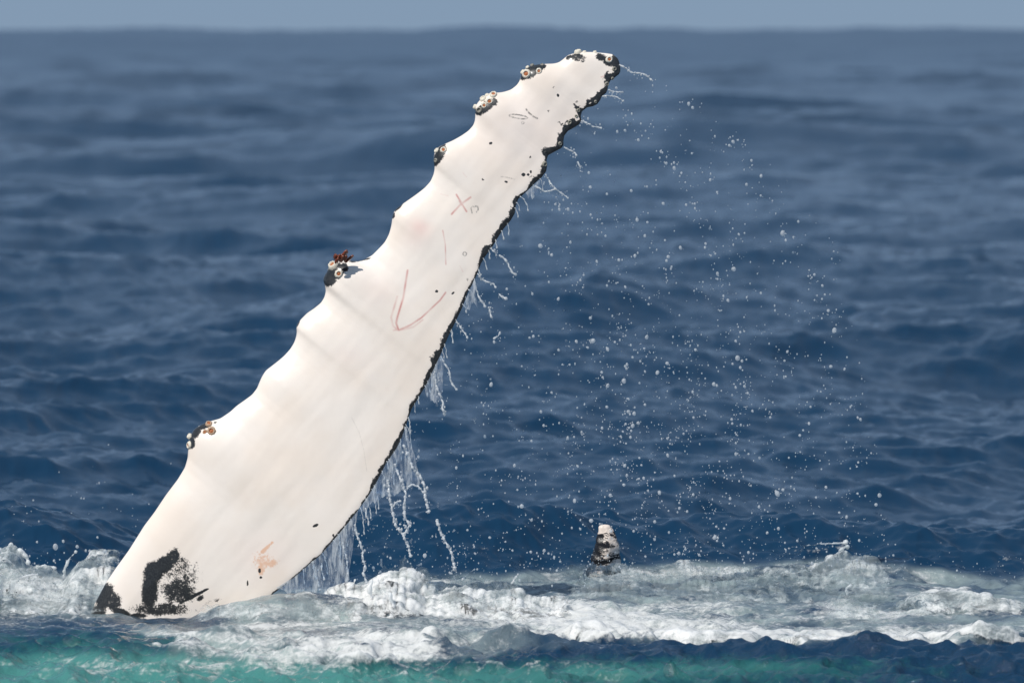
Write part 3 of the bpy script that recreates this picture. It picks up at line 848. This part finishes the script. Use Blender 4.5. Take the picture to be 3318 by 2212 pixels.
def foam_patch(label, prof, Yc, Yf, Yb, seed, lump=1.0, cover=1.0, step=2.3, jag=1.0, tone=0.6, yoff=None):
    """a continuous sheet of whitewater: skyline prof (photo px) along the crest at Yc, running down to the sea at Yf in front and Yb behind"""
    pr = np.array(prof, float); nx = int((pr[-1, 0] - pr[0, 0]) / step)
    xs = np.linspace(pr[0, 0], pr[-1, 0], nx); yt = smooth1d(np.interp(xs, pr[:, 0], pr[:, 1]), 7, xs[1] - xs[0])
    yt = yt + jag * (9 * perlin(xs / 31, xs * 0, seed) + 5 * perlin(xs / 12, xs * 0, seed + 1))
    nv, nb = int((Yc - Yf) / 0.011) + 8, 26
    yo = np.zeros(nx) if yoff is None else np.interp(xs, yoff[0], yoff[1])
    top = np.stack([px(x_i, y_i, Yc + o_i) for x_i, y_i, o_i in zip(xs, yt, yo)])
    V = np.concatenate([np.linspace(0, 1, nv), 1 + np.linspace(0, 1, nb + 1)[1:]])
    X = np.broadcast_to(top[None, :, 0], (len(V), nx)).copy()
    Yw = np.where(V < 1, Yf + (Yc - Yf) * V, Yc + (Yb - Yc) * (V - 1))
    wob = 0.12 * (Yc - Yf) * (perlin(xs / 60, xs * 0, seed + 2) + 0.5 * perlin(xs / 23, xs * 0, seed + 3))
    Y = Yw[:, None] + yo[None] + wob[None] * np.clip(1.2 - V, 0, 1)[:, None]
    base = sea_zv(X, Y)
    zc = np.maximum(top[:, 2], sea_zv(top[:, 0], top[:, 1]) - 0.02)
    f = np.where(V < 1, smooth(0, 1, np.clip(V, 0, 1)) ** 0.8, np.clip(1 - (np.clip(V, 1, 2) - 1) ** 1.4, 0, 1))[:, None]
    z0 = base - 0.015 + 0 * f
    Z = z0 * (1 - f) + zc[None] * f - 0.04 * (V > 1)[:, None] * (np.clip(V, 1, 2) - 1)[:, None]
    P = np.stack([X, Y, Z], -1)
    du = np.gradient(P, axis=1); dv = np.gradient(P, axis=0); N = np.cross(du, dv); N /= np.linalg.norm(N, axis=2, keepdims=True) + 1e-9
    a, b = X + 0.45 * Y, Z * 1.15 + 0.75 * Y
    wa = 0.05 * perlin(a * 7, b * 7, seed + 9)
    env = np.clip(f * 1.6, 0, 1)
    d = 0.72 * lump * env * (0.050 * perlin(a * 3.6 + wa, b * 5.0, seed + 4) + 0.034 * perlin(a * 8 + wa * 6, b * 11, seed + 5) + 0.016 * np.abs(perlin(a * 19, b * 24, seed + 6)) + 0.006 * perlin(a * 46, b * 52, seed + 7) + 0.003 * perlin(a * 110, b * 120, seed + 8))
    P = P + N * d[..., None]
    o = mesh_np('breaking_foam', P.reshape(-1, 3), grid_faces(len(V), nx), M_LACE)
    e = np.minimum(np.arange(nx), np.arange(nx)[::-1]) / 26.0
    cv = np.clip(V * 3.2, 0, 1)[:, None] * np.clip(e, 0, 1)[None] * np.clip((2.0 - V) * 3, 0, 1)[:, None]
    cv = cv * cover * (0.86 + 0.6 * perlin(a * 2.2, b * 3.0, seed + 12))
    attr(o, 'cover', np.clip(cv, 0, 1.2)); attr(o, 'tone', np.clip(tone + 0.4 * perlin(a * 2.4, b * 4, seed + 14), 0, 1.2))
    tag(o, label, 'splash', 'foam thrown up round the flipper')
    return o


def tongue(parent, pts, Y, r0, r1, seed):
    """a thrown tongue of foam, part of its splash"""
    o = blob_mesh('foam_tongue', finger(pts, Y, r0, r1, seed), 0.006, M_FOAM, None, None, sm=5, rough=0.5)
    o.parent = parent


f = foam_patch('frothy white splash against the left root of the big flipper', [(-70, 1775), (20, 1766), (55, 1774), (75, 1797), (95, 1815), (135, 1828), (172, 1842), (205, 1868), (230, 1860), (258, 1820), (290, 1798), (330, 1792), (365, 1790), (410, 1812)], 0.95, -0.30, 1.25, 1, 1.0, .80, tone=.66)
tongue(f, [(206, 1872), (212, 1835), (226, 1806), (243, 1789)], .8, 6, 4, 3); tongue(f, [(338, 1800), (341, 1782)], .9, 5, 4, 6)
tongue(f, [(62, 1785), (84, 1800), (92, 1820)], .85, 9, 7, 5); tongue(f, [(118, 1836), (150, 1830), (176, 1838)], .85, 8, 6, 7); tongue(f, [(30, 1905), (70, 1868), (120, 1858)], .45, 6, 4, 9)
f = foam_patch('bright white curling foam crest right of the falling water sheet', [(1040, 1955), (1090, 1925), (1125, 1900), (1185, 1895), (1205, 1870), (1228, 1858), (1265, 1853), (1310, 1857), (1342, 1870), (1372, 1892), (1450, 1900), (1560, 1908), (1660, 1920), (1770, 1945), (1850, 1965)], -0.1, -0.95, 0.15, 11, 1.1, tone=.95)
tongue(f, [(1205, 1885), (1196, 1912), (1204, 1935), (1217, 1953)], -.62, 10, 6, 12); tongue(f, [(1262, 1925), (1268, 1948), (1275, 1962)], -.75, 6, 4, 15); tongue(f, [(1128, 1908), (1145, 1893), (1150, 1878)], -.3, 7, 4, 14)
f = foam_patch('ragged grey spray standing up behind the bright foam crest', [(1190, 1880), (1225, 1845), (1240, 1822), (1262, 1836), (1290, 1830), (1312, 1812), (1340, 1838), (1362, 1836), (1400, 1866), (1450, 1870), (1470, 1858), (1500, 1868), (1540, 1850), (1570, 1884), (1640, 1888), (1680, 1866), (1720, 1892)], 0.35, 0.0, 0.45, 23, 0.5, 0.55, jag=1.6, tone=.3)
tongue(f, [(1240, 1840), (1233, 1822), (1236, 1808)], .33, 5, 3, 1); tongue(f, [(1303, 1838), (1307, 1818), (1314, 1798)], .33, 5, 3, 2); tongue(f, [(1345, 1850), (1353, 1832), (1366, 1826)], .33, 5, 3, 3)
tongue(f, [(1476, 1880), (1469, 1862), (1463, 1850)], .33, 5, 3, 4); tongue(f, [(1498, 1880), (1515, 1858), (1538, 1843)], .33, 5, 3, 5); tongue(f, [(1655, 1890), (1672, 1868), (1684, 1850)], .33, 5, 3, 8)
f = foam_patch('pointed foam peak in the middle of the churned water at right', [(2640, 1985), (2690, 1965), (2715, 1942), (2735, 1918), (2748, 1906), (2768, 1918), (2790, 1940), (2840, 1952), (2890, 1975)], -.4, -.75, -.25, 21, 0.7, .85, tone=.5)
tongue(f, [(2745, 1925), (2741, 1905), (2758, 1897)], -.42, 6, 4, 22)
f = foam_patch('small forked splash with bubbly base at the far edge of the foam', [(2500, 1842), (2540, 1834), (2600, 1826), (2680, 1822), (2700, 1812), (2725, 1804), (2745, 1810), (2757, 1824), (2775, 1814), (2800, 1818), (2825, 1814), (2845, 1836), (2900, 1850)], 1.25, .45, 1.4, 31, 0.9, .8, tone=.5)
tongue(f, [(2724, 1812), (2713, 1788), (2730, 1776), (2744, 1768)], 1.22, 6, 4, 32); tongue(f, [(2738, 1810), (2744, 1788)], 1.22, 5, 4, 33)
foam_patch('smooth arched white foam curl at the far right of the churned water', [(2860, 1988), (2930, 1950), (2975, 1926), (3040, 1911), (3110, 1906), (3190, 1918), (3240, 1938), (3330, 1960)], -.05, -.40, .1, 41, 0.6, .95, jag=.6, tone=.75)
foam_patch('bubbly grey white froth lapping the base of the flipper', [(620, 1975), (700, 1955), (760, 1948), (850, 1952), (930, 1962), (1000, 1958), (1060, 1945), (1130, 1935)], -.55, -.95, -.42, 61, 0.7, .75, tone=.5)
foam_patch('low grey foam bank at the foot of the small flipper tip', [(1820, 1856), (1900, 1828), (1960, 1824), (2005, 1816), (2030, 1814), (2060, 1818), (2085, 1836), (2140, 1832), (2180, 1824), (2230, 1820), (2280, 1838), (2400, 1834), (2500, 1850), (2580, 1864)], 1.35, .30, 1.5, 71, 1.0, .66, tone=.38, jag=1.3)
balls = finger([(2560, 1770), (2620, 1766), (2680, 1762), (2740, 1757)], 1.85, 3.0, 8, 51)
blob_mesh('breaking_foam', balls, 0.008, M_FOAM, 'thin white foam lip on a dark wavelet beyond the churned water', 'splash', 'foam thrown up round the flipper', rough=.6)
# the white roll along the crest of the front wave
xr = np.arange(1780, 3380, 12.0); dd_ = np.arange(27.5, 28.45, 0.02); yo_, sk_ = [], []
for x in xr:
    X_ = px(x, 2055, dd_ - 30.0)[:, 0]; z_ = sea_zv(X_, dd_ - 30.0)
    sky_y = project(X_, dd_ - 30.0, z_)[1]
    k_ = int(np.argmin(sky_y + 400 * np.abs(dd_ - 28.0) ** 2)); yo_.append(dd_[k_] - 30.0 + 2.0)
yo_ = smooth1d(np.array(yo_), 40, 12.0)
for x, o_ in zip(xr, yo_):
    Xw = float(px(x, 2055, -2.0 + o_)[0]); sk_.append(project(Xw, -2.0 + o_, float(sea_zv(np.array(Xw), np.array(-2.0 + o_))) + 0.012 + 0.014 * perlin(np.array(x / 90.0), np.array(.5), 3))[1])
foam_patch('long white foam roll lying along the crest of the dark front wave', list(zip(xr, [float(q) for q in sk_])), -1.98, -2.09, -1.80, 81, 0.3, 1.0, jag=.22, tone=.95, yoff=(xr, yo_))


# ------------------------------------------------------------------ water falling from the trailing edge
def veil(poly_top, poly_bot, Y, name, label, amp=0.012, nx=90, ny=70, seed=0):
    """film between a top line and a bottom line (photo px), corrugated, with real thickness"""
    A = np.array(poly_top, float); B = np.array(poly_bot, float)
    u = np.linspace(0, 1, nx); v = np.linspace(0, 1, ny)
    ax = np.interp(u, np.linspace(0, 1, len(A)), A[:, 0]); ay = np.interp(u, np.linspace(0, 1, len(A)), A[:, 1])
    bx_ = np.interp(u, np.linspace(0, 1, len(B)), B[:, 0]); by_ = np.interp(u, np.linspace(0, 1, len(B)), B[:, 1])
    Xp = ax[None] * (1 - v[:, None]) + bx_[None] * v[:, None]; Yp = ay[None] * (1 - v[:, None]) + by_[None] * v[:, None]
    Xp = Xp + 2.5 * perlin(Xp / 16, Yp / 22, seed) * v[:, None]; Yp = Yp + (16 * perlin(Xp / 17, Yp * 0, seed + 2) + 9 * perlin(Xp / 6, Yp * 0, seed + 8)) * v[:, None] ** 1.5
    Y = te_y(float(np.mean(ay))) - 0.03
    c = px(Xp, Yp, Y)
    off = amp * fbm(Xp / 14, Yp / 55, 3, seed + 3)
    th_ = 0.0015 + 0.0035 * np.clip(fbm(Xp / 10, Yp / 40, 3, seed + 5) + .3, 0, 1)
    th_ = th_ * np.minimum(1, 8 * np.minimum(u, 1 - u))[None]
    f = c.copy(); f[..., 1] += off - th_; b = c.copy(); b[..., 1] += off + th_
    n = nx * ny; g = grid_faces(ny, nx)
    co = np.vstack([f.reshape(-1, 3), b.reshape(-1, 3)])
    border = list(range(nx)) + [i * nx + nx - 1 for i in range(1, ny)] + [(ny - 1) * nx + i for i in range(nx - 2, -1, -1)] + [i * nx for i in range(ny - 2, 0, -1)]
    e = np.array([(a, b_, b_ + n, a + n) for a, b_ in zip(border, border[1:] + border[:1])])
    o = mesh_np(name, co, [g[:, ::-1], g + n, e], M_VEIL)
    tag(o, label, 'water sheet', 'sheets of water falling off the trailing edge')


VY = -0.03
def te_y(y):
    S_, L_, T_ = FIN_SHAPE['S'], FIN_SHAPE['L'], FIN_SHAPE['T']
    s_ = (np.stack([np.interp(y, TE[:, 1], TE[:, 0]) - ORG[0], np.asarray(y, float) - ORG[1]], -1)) @ AX
    c_ = np.interp(s_, S_, T_ - L_)
    return fin_y(s_) - TWIST * 0.5 * c_ / 620.0


veil([(896, 1903), (957, 1866), (1000, 1828), (1036, 1799), (1093, 1735), (1131, 1689), (1160, 1652)], [(900, 1912), (950, 1925), (1010, 1930), (1060, 1935), (1100, 1930), (1125, 1900), (1152, 1700)], VY, 'water_sheet',
     'lowest and widest sheet of water falling from the trailing edge into the foam', seed=1)
veil([(1210, 1582), (1250, 1503), (1284, 1453), (1300, 1422), (1316, 1380)], [(1215, 1620), (1255, 1610), (1310, 1590), (1365, 1570), (1335, 1440)], 0.02, 'water_sheet', 'webbed sheet of water above the two longest falling strands', seed=2, nx=60)
veil([(1376, 1256), (1398, 1212), (1412, 1180), (1428, 1150)], [(1385, 1290), (1398, 1300), (1430, 1300), (1440, 1165)], 0.04, 'water_sheet', 'small triangular sheet of water beside the middle of the trailing edge', seed=3, nx=40, ny=40)
veil([(1500, 992), (1514, 958), (1525, 934), (1536, 905)], [(1508, 998), (1524, 994), (1546, 984), (1540, 918)], 0.05, 'water_sheet', 'tiny web of water halfway up the trailing edge under the V shaped scratch', seed=4, nx=40, ny=40)
veil([(1702, 626), (1722, 606), (1736, 594), (1748, 583)], [(1708, 634), (1728, 648), (1734, 634), (1750, 600)], 0.08, 'water_sheet', 'highest small sheet of water at the first bend below the tip', seed=5, nx=40, ny=40)
veil([(1165, 1646), (1196, 1602), (1215, 1570), (1230, 1545)], [(1172, 1668), (1196, 1640), (1222, 1622), (1236, 1600)], 0.01, 'water_sheet', 'narrow fringe of water just above the widest sheet', seed=6, nx=40, ny=40)

A1 = lambda l: [(1500 + a / 3.136, 100 + b / 3.136) for a, b in l]
A2 = lambda l: [(1450 + a / 2.24, 500 + b / 2.24) for a, b in l]
A3 = lambda l: [(1200 + a / 2.09, 1150 + b / 2.09) for a, b in l]
A6 = lambda l: [(850 + a / 5.227, 1650 + b / 5.227) for a, b in l]
STR = [(A1([(1590, 345), (1640, 372), (1680, 395), (1700, 425), (1770, 430), (1830, 435), (1870, 460), (1925, 505)]), 3.0, 'topmost water strand arcing right from the black tip of the flipper'),
       (A1([(1470, 602), (1530, 620), (1580, 622), (1635, 628)]), 2.4, 'short level water strand just under the tip, upper of a close pair'),
       (A1([(1415, 668), (1460, 660), (1500, 662), (1570, 675), (1640, 720)]), 2.4, 'drooping water strand just under the tip, lower of a close pair'),
       (A1([(1198, 915), (1260, 935), (1330, 975), (1415, 990)]), 2.8, 'single curved water strand below the drooping pair near the tip'),
       (A1([(1024, 1180), (1070, 1210), (1130, 1230), (1155, 1275)]), 3.0, 'water strand leaving the black knob above the small eye shaped ring'),
       (A1([(1165, 1330), (1180, 1360), (1192, 1390)]), 2.6, 'detached curl of water hanging below a strand near the black knobs'),
       (A2([(712, 140), (735, 190), (760, 230), (800, 262), (830, 285), (880, 322)]), 2.6, 'long thin water strand slanting down from the last big black knob'),
       (A2([(632, 232), (665, 245), (700, 272), (725, 270), (750, 265), (790, 250)]), 3.0, 'beaded water strand joining sideways into a long slanting strand'),
       (A2([(318, 670), (330, 700), (350, 715), (358, 740)]), 2.4, 'tiny water strand beside the ragged black fringe'),
       (A2([(375, 735), (400, 745), (430, 775), (445, 810), (465, 850), (500, 878)]), 3.6, 'thick bent water strand floating free right of the ragged fringe'),
       (A2([(218, 865), (235, 892), (270, 920), (335, 940), (350, 970)]), 3.0, 'water strand level with the red scratch shaped like a V'),
       (A2([(198, 935), (212, 990), (230, 1040), (255, 1075), (272, 1110)]), 3.8, 'water strand edging the tiny web halfway up the trailing edge'),
       (A2([(298, 1108), (310, 1150), (320, 1190)]), 3.2, 'short upright water strand below the tiny web'),
       (A2([(66, 1215), (90, 1250), (120, 1290), (150, 1335)]), 3.0, 'water strand falling just under the V shaped scratch level'),
       (A2([(378, 1015), (400, 1035), (428, 1052)]), 4.2, 'stubby floating slug of water right of the tiny web'),
       (A2([(382, 1285), (372, 1320), (330, 1340)]), 3.0, 'hooked scrap of water floating away from the trailing edge'),
       (A3([(478, 10), (505, 60), (520, 80), (535, 120), (540, 160), (560, 205), (592, 238)]), 3.2, 'water strand with a bead at its end above the small triangular sheet'),
       (A3([(428, 120), (440, 180), (450, 220), (480, 285), (490, 310), (490, 360), (506, 405)]), 4.2, 'knobbly water strand along the edge of the small triangular sheet'),
       (A3([(225, 610), (250, 670), (290, 770), (340, 820), (365, 880), (372, 970), (400, 1065)]), 5.2, 'right one of the long heavy strands below the webbed sheet'),
       (A3([(165, 735), (185, 790), (210, 850), (240, 940), (230, 1040), (235, 1100), (268, 1150), (225, 1220)]), 5.0, 'middle one of the long heavy strands below the webbed sheet'),
       (A3([(120, 850), (130, 960), (150, 1050), (170, 1150), (215, 1205), (235, 1250), (262, 1300), (272, 1365)]), 5.0, 'left one of the long heavy strands, zigzagging down to the foam'),
       (A3([(450, 1110), (470, 1180), (500, 1250), (545, 1330), (560, 1390), (572, 1460)]), 5.0, 'rightmost falling strand striking the foam with a splash'),
       (A3([(250, 905), (265, 885), (280, 875), (330, 890), (362, 935)]), 3.0, 'looped bridge of water between two heavy strands'),
       (A3([(150, 1030), (180, 990), (210, 988)]), 2.8, 'short kinked branch of water linking the two left heavy strands'),
       (A6([(1560, 250), (1580, 350), (1600, 430), (1670, 600), (1705, 700), (1690, 850), (1745, 950), (1710, 1080), (1775, 1250)]), 4.2, 'wavy falling strand just right of the widest water sheet'),
       (A6([(1745, -20), (1760, 60), (1770, 140)]), 2.8, 'short dripping strand above the widest water sheet'),
       (A6([(1785, 150), (1790, 210), (1795, 265)]), 2.2, 'thin upright dribble of water right of the widest water sheet'),
       (A6([(1360, 560), (1390, 700), (1430, 850), (1440, 1000), (1455, 1150), (1440, 1260)]), 3.2, 'strand running down the right margin of the widest water sheet'),
       (A6([(860, 880), (870, 1000), (900, 1120), (960, 1240), (970, 1380)]), 3.6, 'strand running down inside the widest water sheet, left side'),
       (A6([(1000, 900), (1010, 1050), (1050, 1200)]), 2.6, 'short strand in the middle of the widest water sheet'),
       ([(1895, 1885), (1890, 1860), (1900, 1840), (1925, 1820)], 3.4, 'slanting jet of water in front of the small flipper tip')]
for si, (pts, rad, lab) in enumerate(STR):
    P = np.array(pts, float)
    L = np.concatenate([[0], np.cumsum(np.hypot(*np.diff(P, axis=0).T))]); n = max(8, int(L[-1] / 2.6))
    t = np.linspace(0, L[-1], n); x = np.interp(t, L, P[:, 0]); y = np.interp(t, L, P[:, 1])
    x = smooth1d(x, 3.0, L[-1] / n) if n > 12 else x; y = smooth1d(y, 3.0, L[-1] / n) if n > 12 else y
    x = x + 2.4 * perlin(t / 14, t * 0 + si, 3) + 1.0 * perlin(t / 4, t * 0 + si, 6); y = y + 1.8 * perlin(t / 8, t * 0 + si, 4)
    Yw = te_y(np.clip(y, 200, 1900)) - 0.03 + 0.012 * perlin(t / 15, t * 0 + si, 7)
    if si == len(STR) - 1: Yw = Yw * 0 + 1.2
    rr = rad * 1.05 * (0.72 + 0.75 * np.clip(perlin(t / 6, t * 0 + si, 8), -.5, 1) + 0.5 * np.clip(perlin(t / 17, t * 0 + si, 9), 0, 1))
    rr = np.clip(rr, rad * .30, rad * 2.2)
    rr[-3:] = rad * np.array([1.2, 1.4, 0.9])
    acc = Acc(); acc.add(*tube(px(x, y, Yw), rr / 620.0, 7))
    v, f = ICO[1]
    for _ in range(int(n / 7)):                      # beads thrown off along it
        i = random.randrange(n); b = px(x[i] + random.gauss(0, rad * 1.6), y[i] + random.gauss(0, rad * 1.2), Yw[i]); acc.add(b + v * random.uniform(.35, .95) * rad / 620 * np.array([1, 1, random.uniform(.8, 1.4)]), None, f)
    o = acc.make('water_strand', M_STRAND)
    tag(o, lab, 'water strand', 'strands of water streaming off the flipper')

for k in range(46):                                   # hair-thin threads along the rest of the edge
    y0 = 560 + 1300 * (k + random.random()) / 46; x0 = float(np.interp(y0, TE[:, 1], TE[:, 0]))
    ln = random.uniform(14, 60) * (1 + (y0 > 1350) * .8); dx = random.uniform(.1, .9) * (1 if y0 < 1000 else .45)
    n = max(6, int(ln / 3)); t = np.linspace(0, 1, n)
    x = x0 - 3 + ln * dx * t * (1 - .35 * t) + 3.0 * perlin(t * ln / 12, t * 0 + k, 13); y = y0 + ln * (0.25 * t + 0.6 * t * t) + 1.5 * perlin(t * ln / 9, t * 0 + k, 14)
    r0 = random.uniform(1.1, 2.1); rr = r0 * (0.55 + 0.8 * np.clip(perlin(t * ln / 7, t * 0 + k, 15) + .3, 0, 1)); rr[-2:] = r0 * 1.5
    acc = Acc(); acc.add(*tube(px(x, y, te_y(y0) - 0.02), rr / 620.0, 6)); o = acc.make('water_strand', M_STRAND)
    tag(o, 'hair thin thread of water dripping from the ' + ('upper part' if y0 < 900 else 'middle' if y0 < 1350 else 'lowest part') + ' of the black trailing edge', 'water strand', 'fine threads of water along the trailing edge')

# ------------------------------------------------------------------ drops
TEy = TE[:, 1]; TEx = TE[:, 0]
OY = [200, 310, 450, 600, 800, 1000, 1300, 1600, 1860]; OX = [2040, 2220, 2430, 2620, 2720, 2760, 2820, 2860, 2900]
drops = []
while len(drops) < 3000:
    y = rng.uniform(220, 1850); x0 = np.interp(y, TEy, TEx) + 12; x1 = np.interp(y, OY, OX)
    t = rng.random(); x = x0 + (x1 - x0) * t
    w = (0.06 + ((y - 220) / 1500) ** 1.2) * (x1 - x0) / 1500
    w *= 0.30 + 0.85 * math.exp(-((t - 0.55) / 0.33) ** 2)
    if y > 1500: w *= 1 - 0.5 * (y - 1500) / 350
    cl = perlin(np.array([x / 75.0]), np.array([y / 75.0]), 44)[0]
    w *= np.clip(0.45 + 1.3 * cl, 0.08, 1.6)
    if rng.random() < w * 0.75:
        drops.append((x, y, min(9.0, float(rng.lognormal(math.log(1.6), 0.55))), float(rng.normal(0.05, 0.35))))
for _ in range(45):
    x = rng.uniform(30, 560); y = 1690 - abs(rng.normal(0, 70)) + 25 * math.sin(x / 60); drops.append((x, y, min(4.5, float(rng.lognormal(.55, .45))), 2.2 + rng.normal(0, .1)))
for (x, y, r_) in ((180, 1771, 9), (250, 1770, 6), (205, 1753, 5), (278, 1783, 4), (290, 1783, 4), (175, 1815, 4), (120, 1755, 4), (208, 1790, 3), (316, 1740, 4), (1218, 1950, 8), (340, 1785, 6)):
    drops.append((x, y, r_, .7))
for _ in range(130):
    x = rng.uniform(1150, 1560); y = rng.uniform(1700, 1880); drops.append((x, y, min(5, float(rng.lognormal(.7, .45))), .2 + rng.normal(0, .15)))
arcs = [[(2040, 235), (2130, 290), (2215, 330), (2330, 410), (2400, 460), (2450, 560), (2480, 640), (2560, 800), (2640, 900), (2700, 1080)],
        [(1770, 660), (1860, 690), (1930, 735), (1960, 800), (1990, 900), (2010, 1050), (2040, 1250), (2060, 1500)],
        [(1990, 330), (2090, 440), (2200, 560), (2260, 700), (2330, 900), (2400, 1150), (2440, 1400)],
        [(1760, 800), (1840, 860), (1900, 960), (1930, 1100), (1950, 1350)]]
for P in arcs:
    P = np.array(P, float); L = np.concatenate([[0], np.cumsum(np.hypot(*np.diff(P, axis=0).T))])
    for _ in range(int(L[-1] / 7)):
        q = rng.random() * L[-1]
        if perlin(np.array([q / 60.0]), np.array([P[0, 0]]), 5)[0] < -0.15: continue
        drops.append((np.interp(q, L, P[:, 0]) + rng.normal(0, 16), np.interp(q, L, P[:, 1]) + rng.normal(0, 16), min(8.0, float(rng.lognormal(math.log(2.2), 0.5))), float(rng.normal(0.05, 0.12))))
for _ in range(650):            # mist over the churned water
    x = rng.uniform(-20, 3340); y = np.interp(x, YT[:, 0], YT[:, 1]) + rng.normal(-8, 34)
    if 330 < x < 1150: continue
    drops.append((x, y, min(4.0, float(rng.lognormal(.25, .5))), .6 + rng.normal(0, .3)))
for _ in range(420):            # fine beads clinging round the strands
    P, rad, _l = STR[int(rng.integers(0, len(STR)))]
    i = int(rng.integers(0, len(P) - 1)); t = rng.random()
    x = P[i][0] * (1 - t) + P[i + 1][0] * t + rng.normal(3, 9); y = P[i][1] * (1 - t) + P[i + 1][1] * t + rng.normal(4, 9)
    if x < np.interp(y, TEy, TEx) + 4: continue
    drops.append((x, y, min(4.5, float(rng.lognormal(.55, .4))), .06))
drops.sort(key=lambda d_: -d_[2])
v2, f2 = ICO[2]
DM = []
for k in range(3):
    v = v2.copy()
    v *= (1 + 0.10 * np.array([math.sin(3 * a[0] + k) * math.cos(2 * a[2] + k * 2) for a in v]))[:, None]
    o_ = mesh_np('water_drop', v, f2, M_DROP); DM.append(o_.data); bpy.data.objects.remove(o_)
for i, (x, y, r_, Yw) in enumerate(drops[:300]):
    o = bpy.data.objects.new('water_drop', DM[i % 3]); COL.objects.link(o)
    o.location = px(x, y, Yw); q = r_ / 620
    o.scale = (q * random.uniform(.85, 1.05), q, q * random.uniform(.9, 1.35)); o.rotation_euler = (0, random.uniform(-.6, .6), random.uniform(0, 6))
    big = 'large' if r_ > 6 else 'small' if r_ < 4.2 else 'medium'
    t_ = (x - np.interp(y, TEy, TEx)) / max(60.0, np.interp(y, OY, OX) - np.interp(y, TEy, TEx))
    where = ('below the tip of the flipper, high in the spray' if y < 620 else 'close beside the trailing edge of the flipper' if t_ < .25 else
             'just above the foam, low in the spray' if y > 1520 else 'at the outer right fringe of the spray' if t_ > .78 else 'in the middle of the spray')
    tag(o, big + ' round water drop ' + where if x > 600 else 'water drop thrown up by the splash left of the flipper', 'water drop', 'larger drops of flying spray' if x > 600 else 'drops over the left splash')
acc = Acc(); v1, f1 = ICO[1]
for (x, y, r_, Yw) in drops[300:]:
    acc.add(px(x, y, Yw) + v1 * (r_ / 620) * np.array([1, 1, random.uniform(.8, 1.5)]), None, f1)
o = acc.make('spray', M_DROP); tag(o, 'fine spray of tiny droplets hanging right of the flipper', 'spray', kind='stuff')
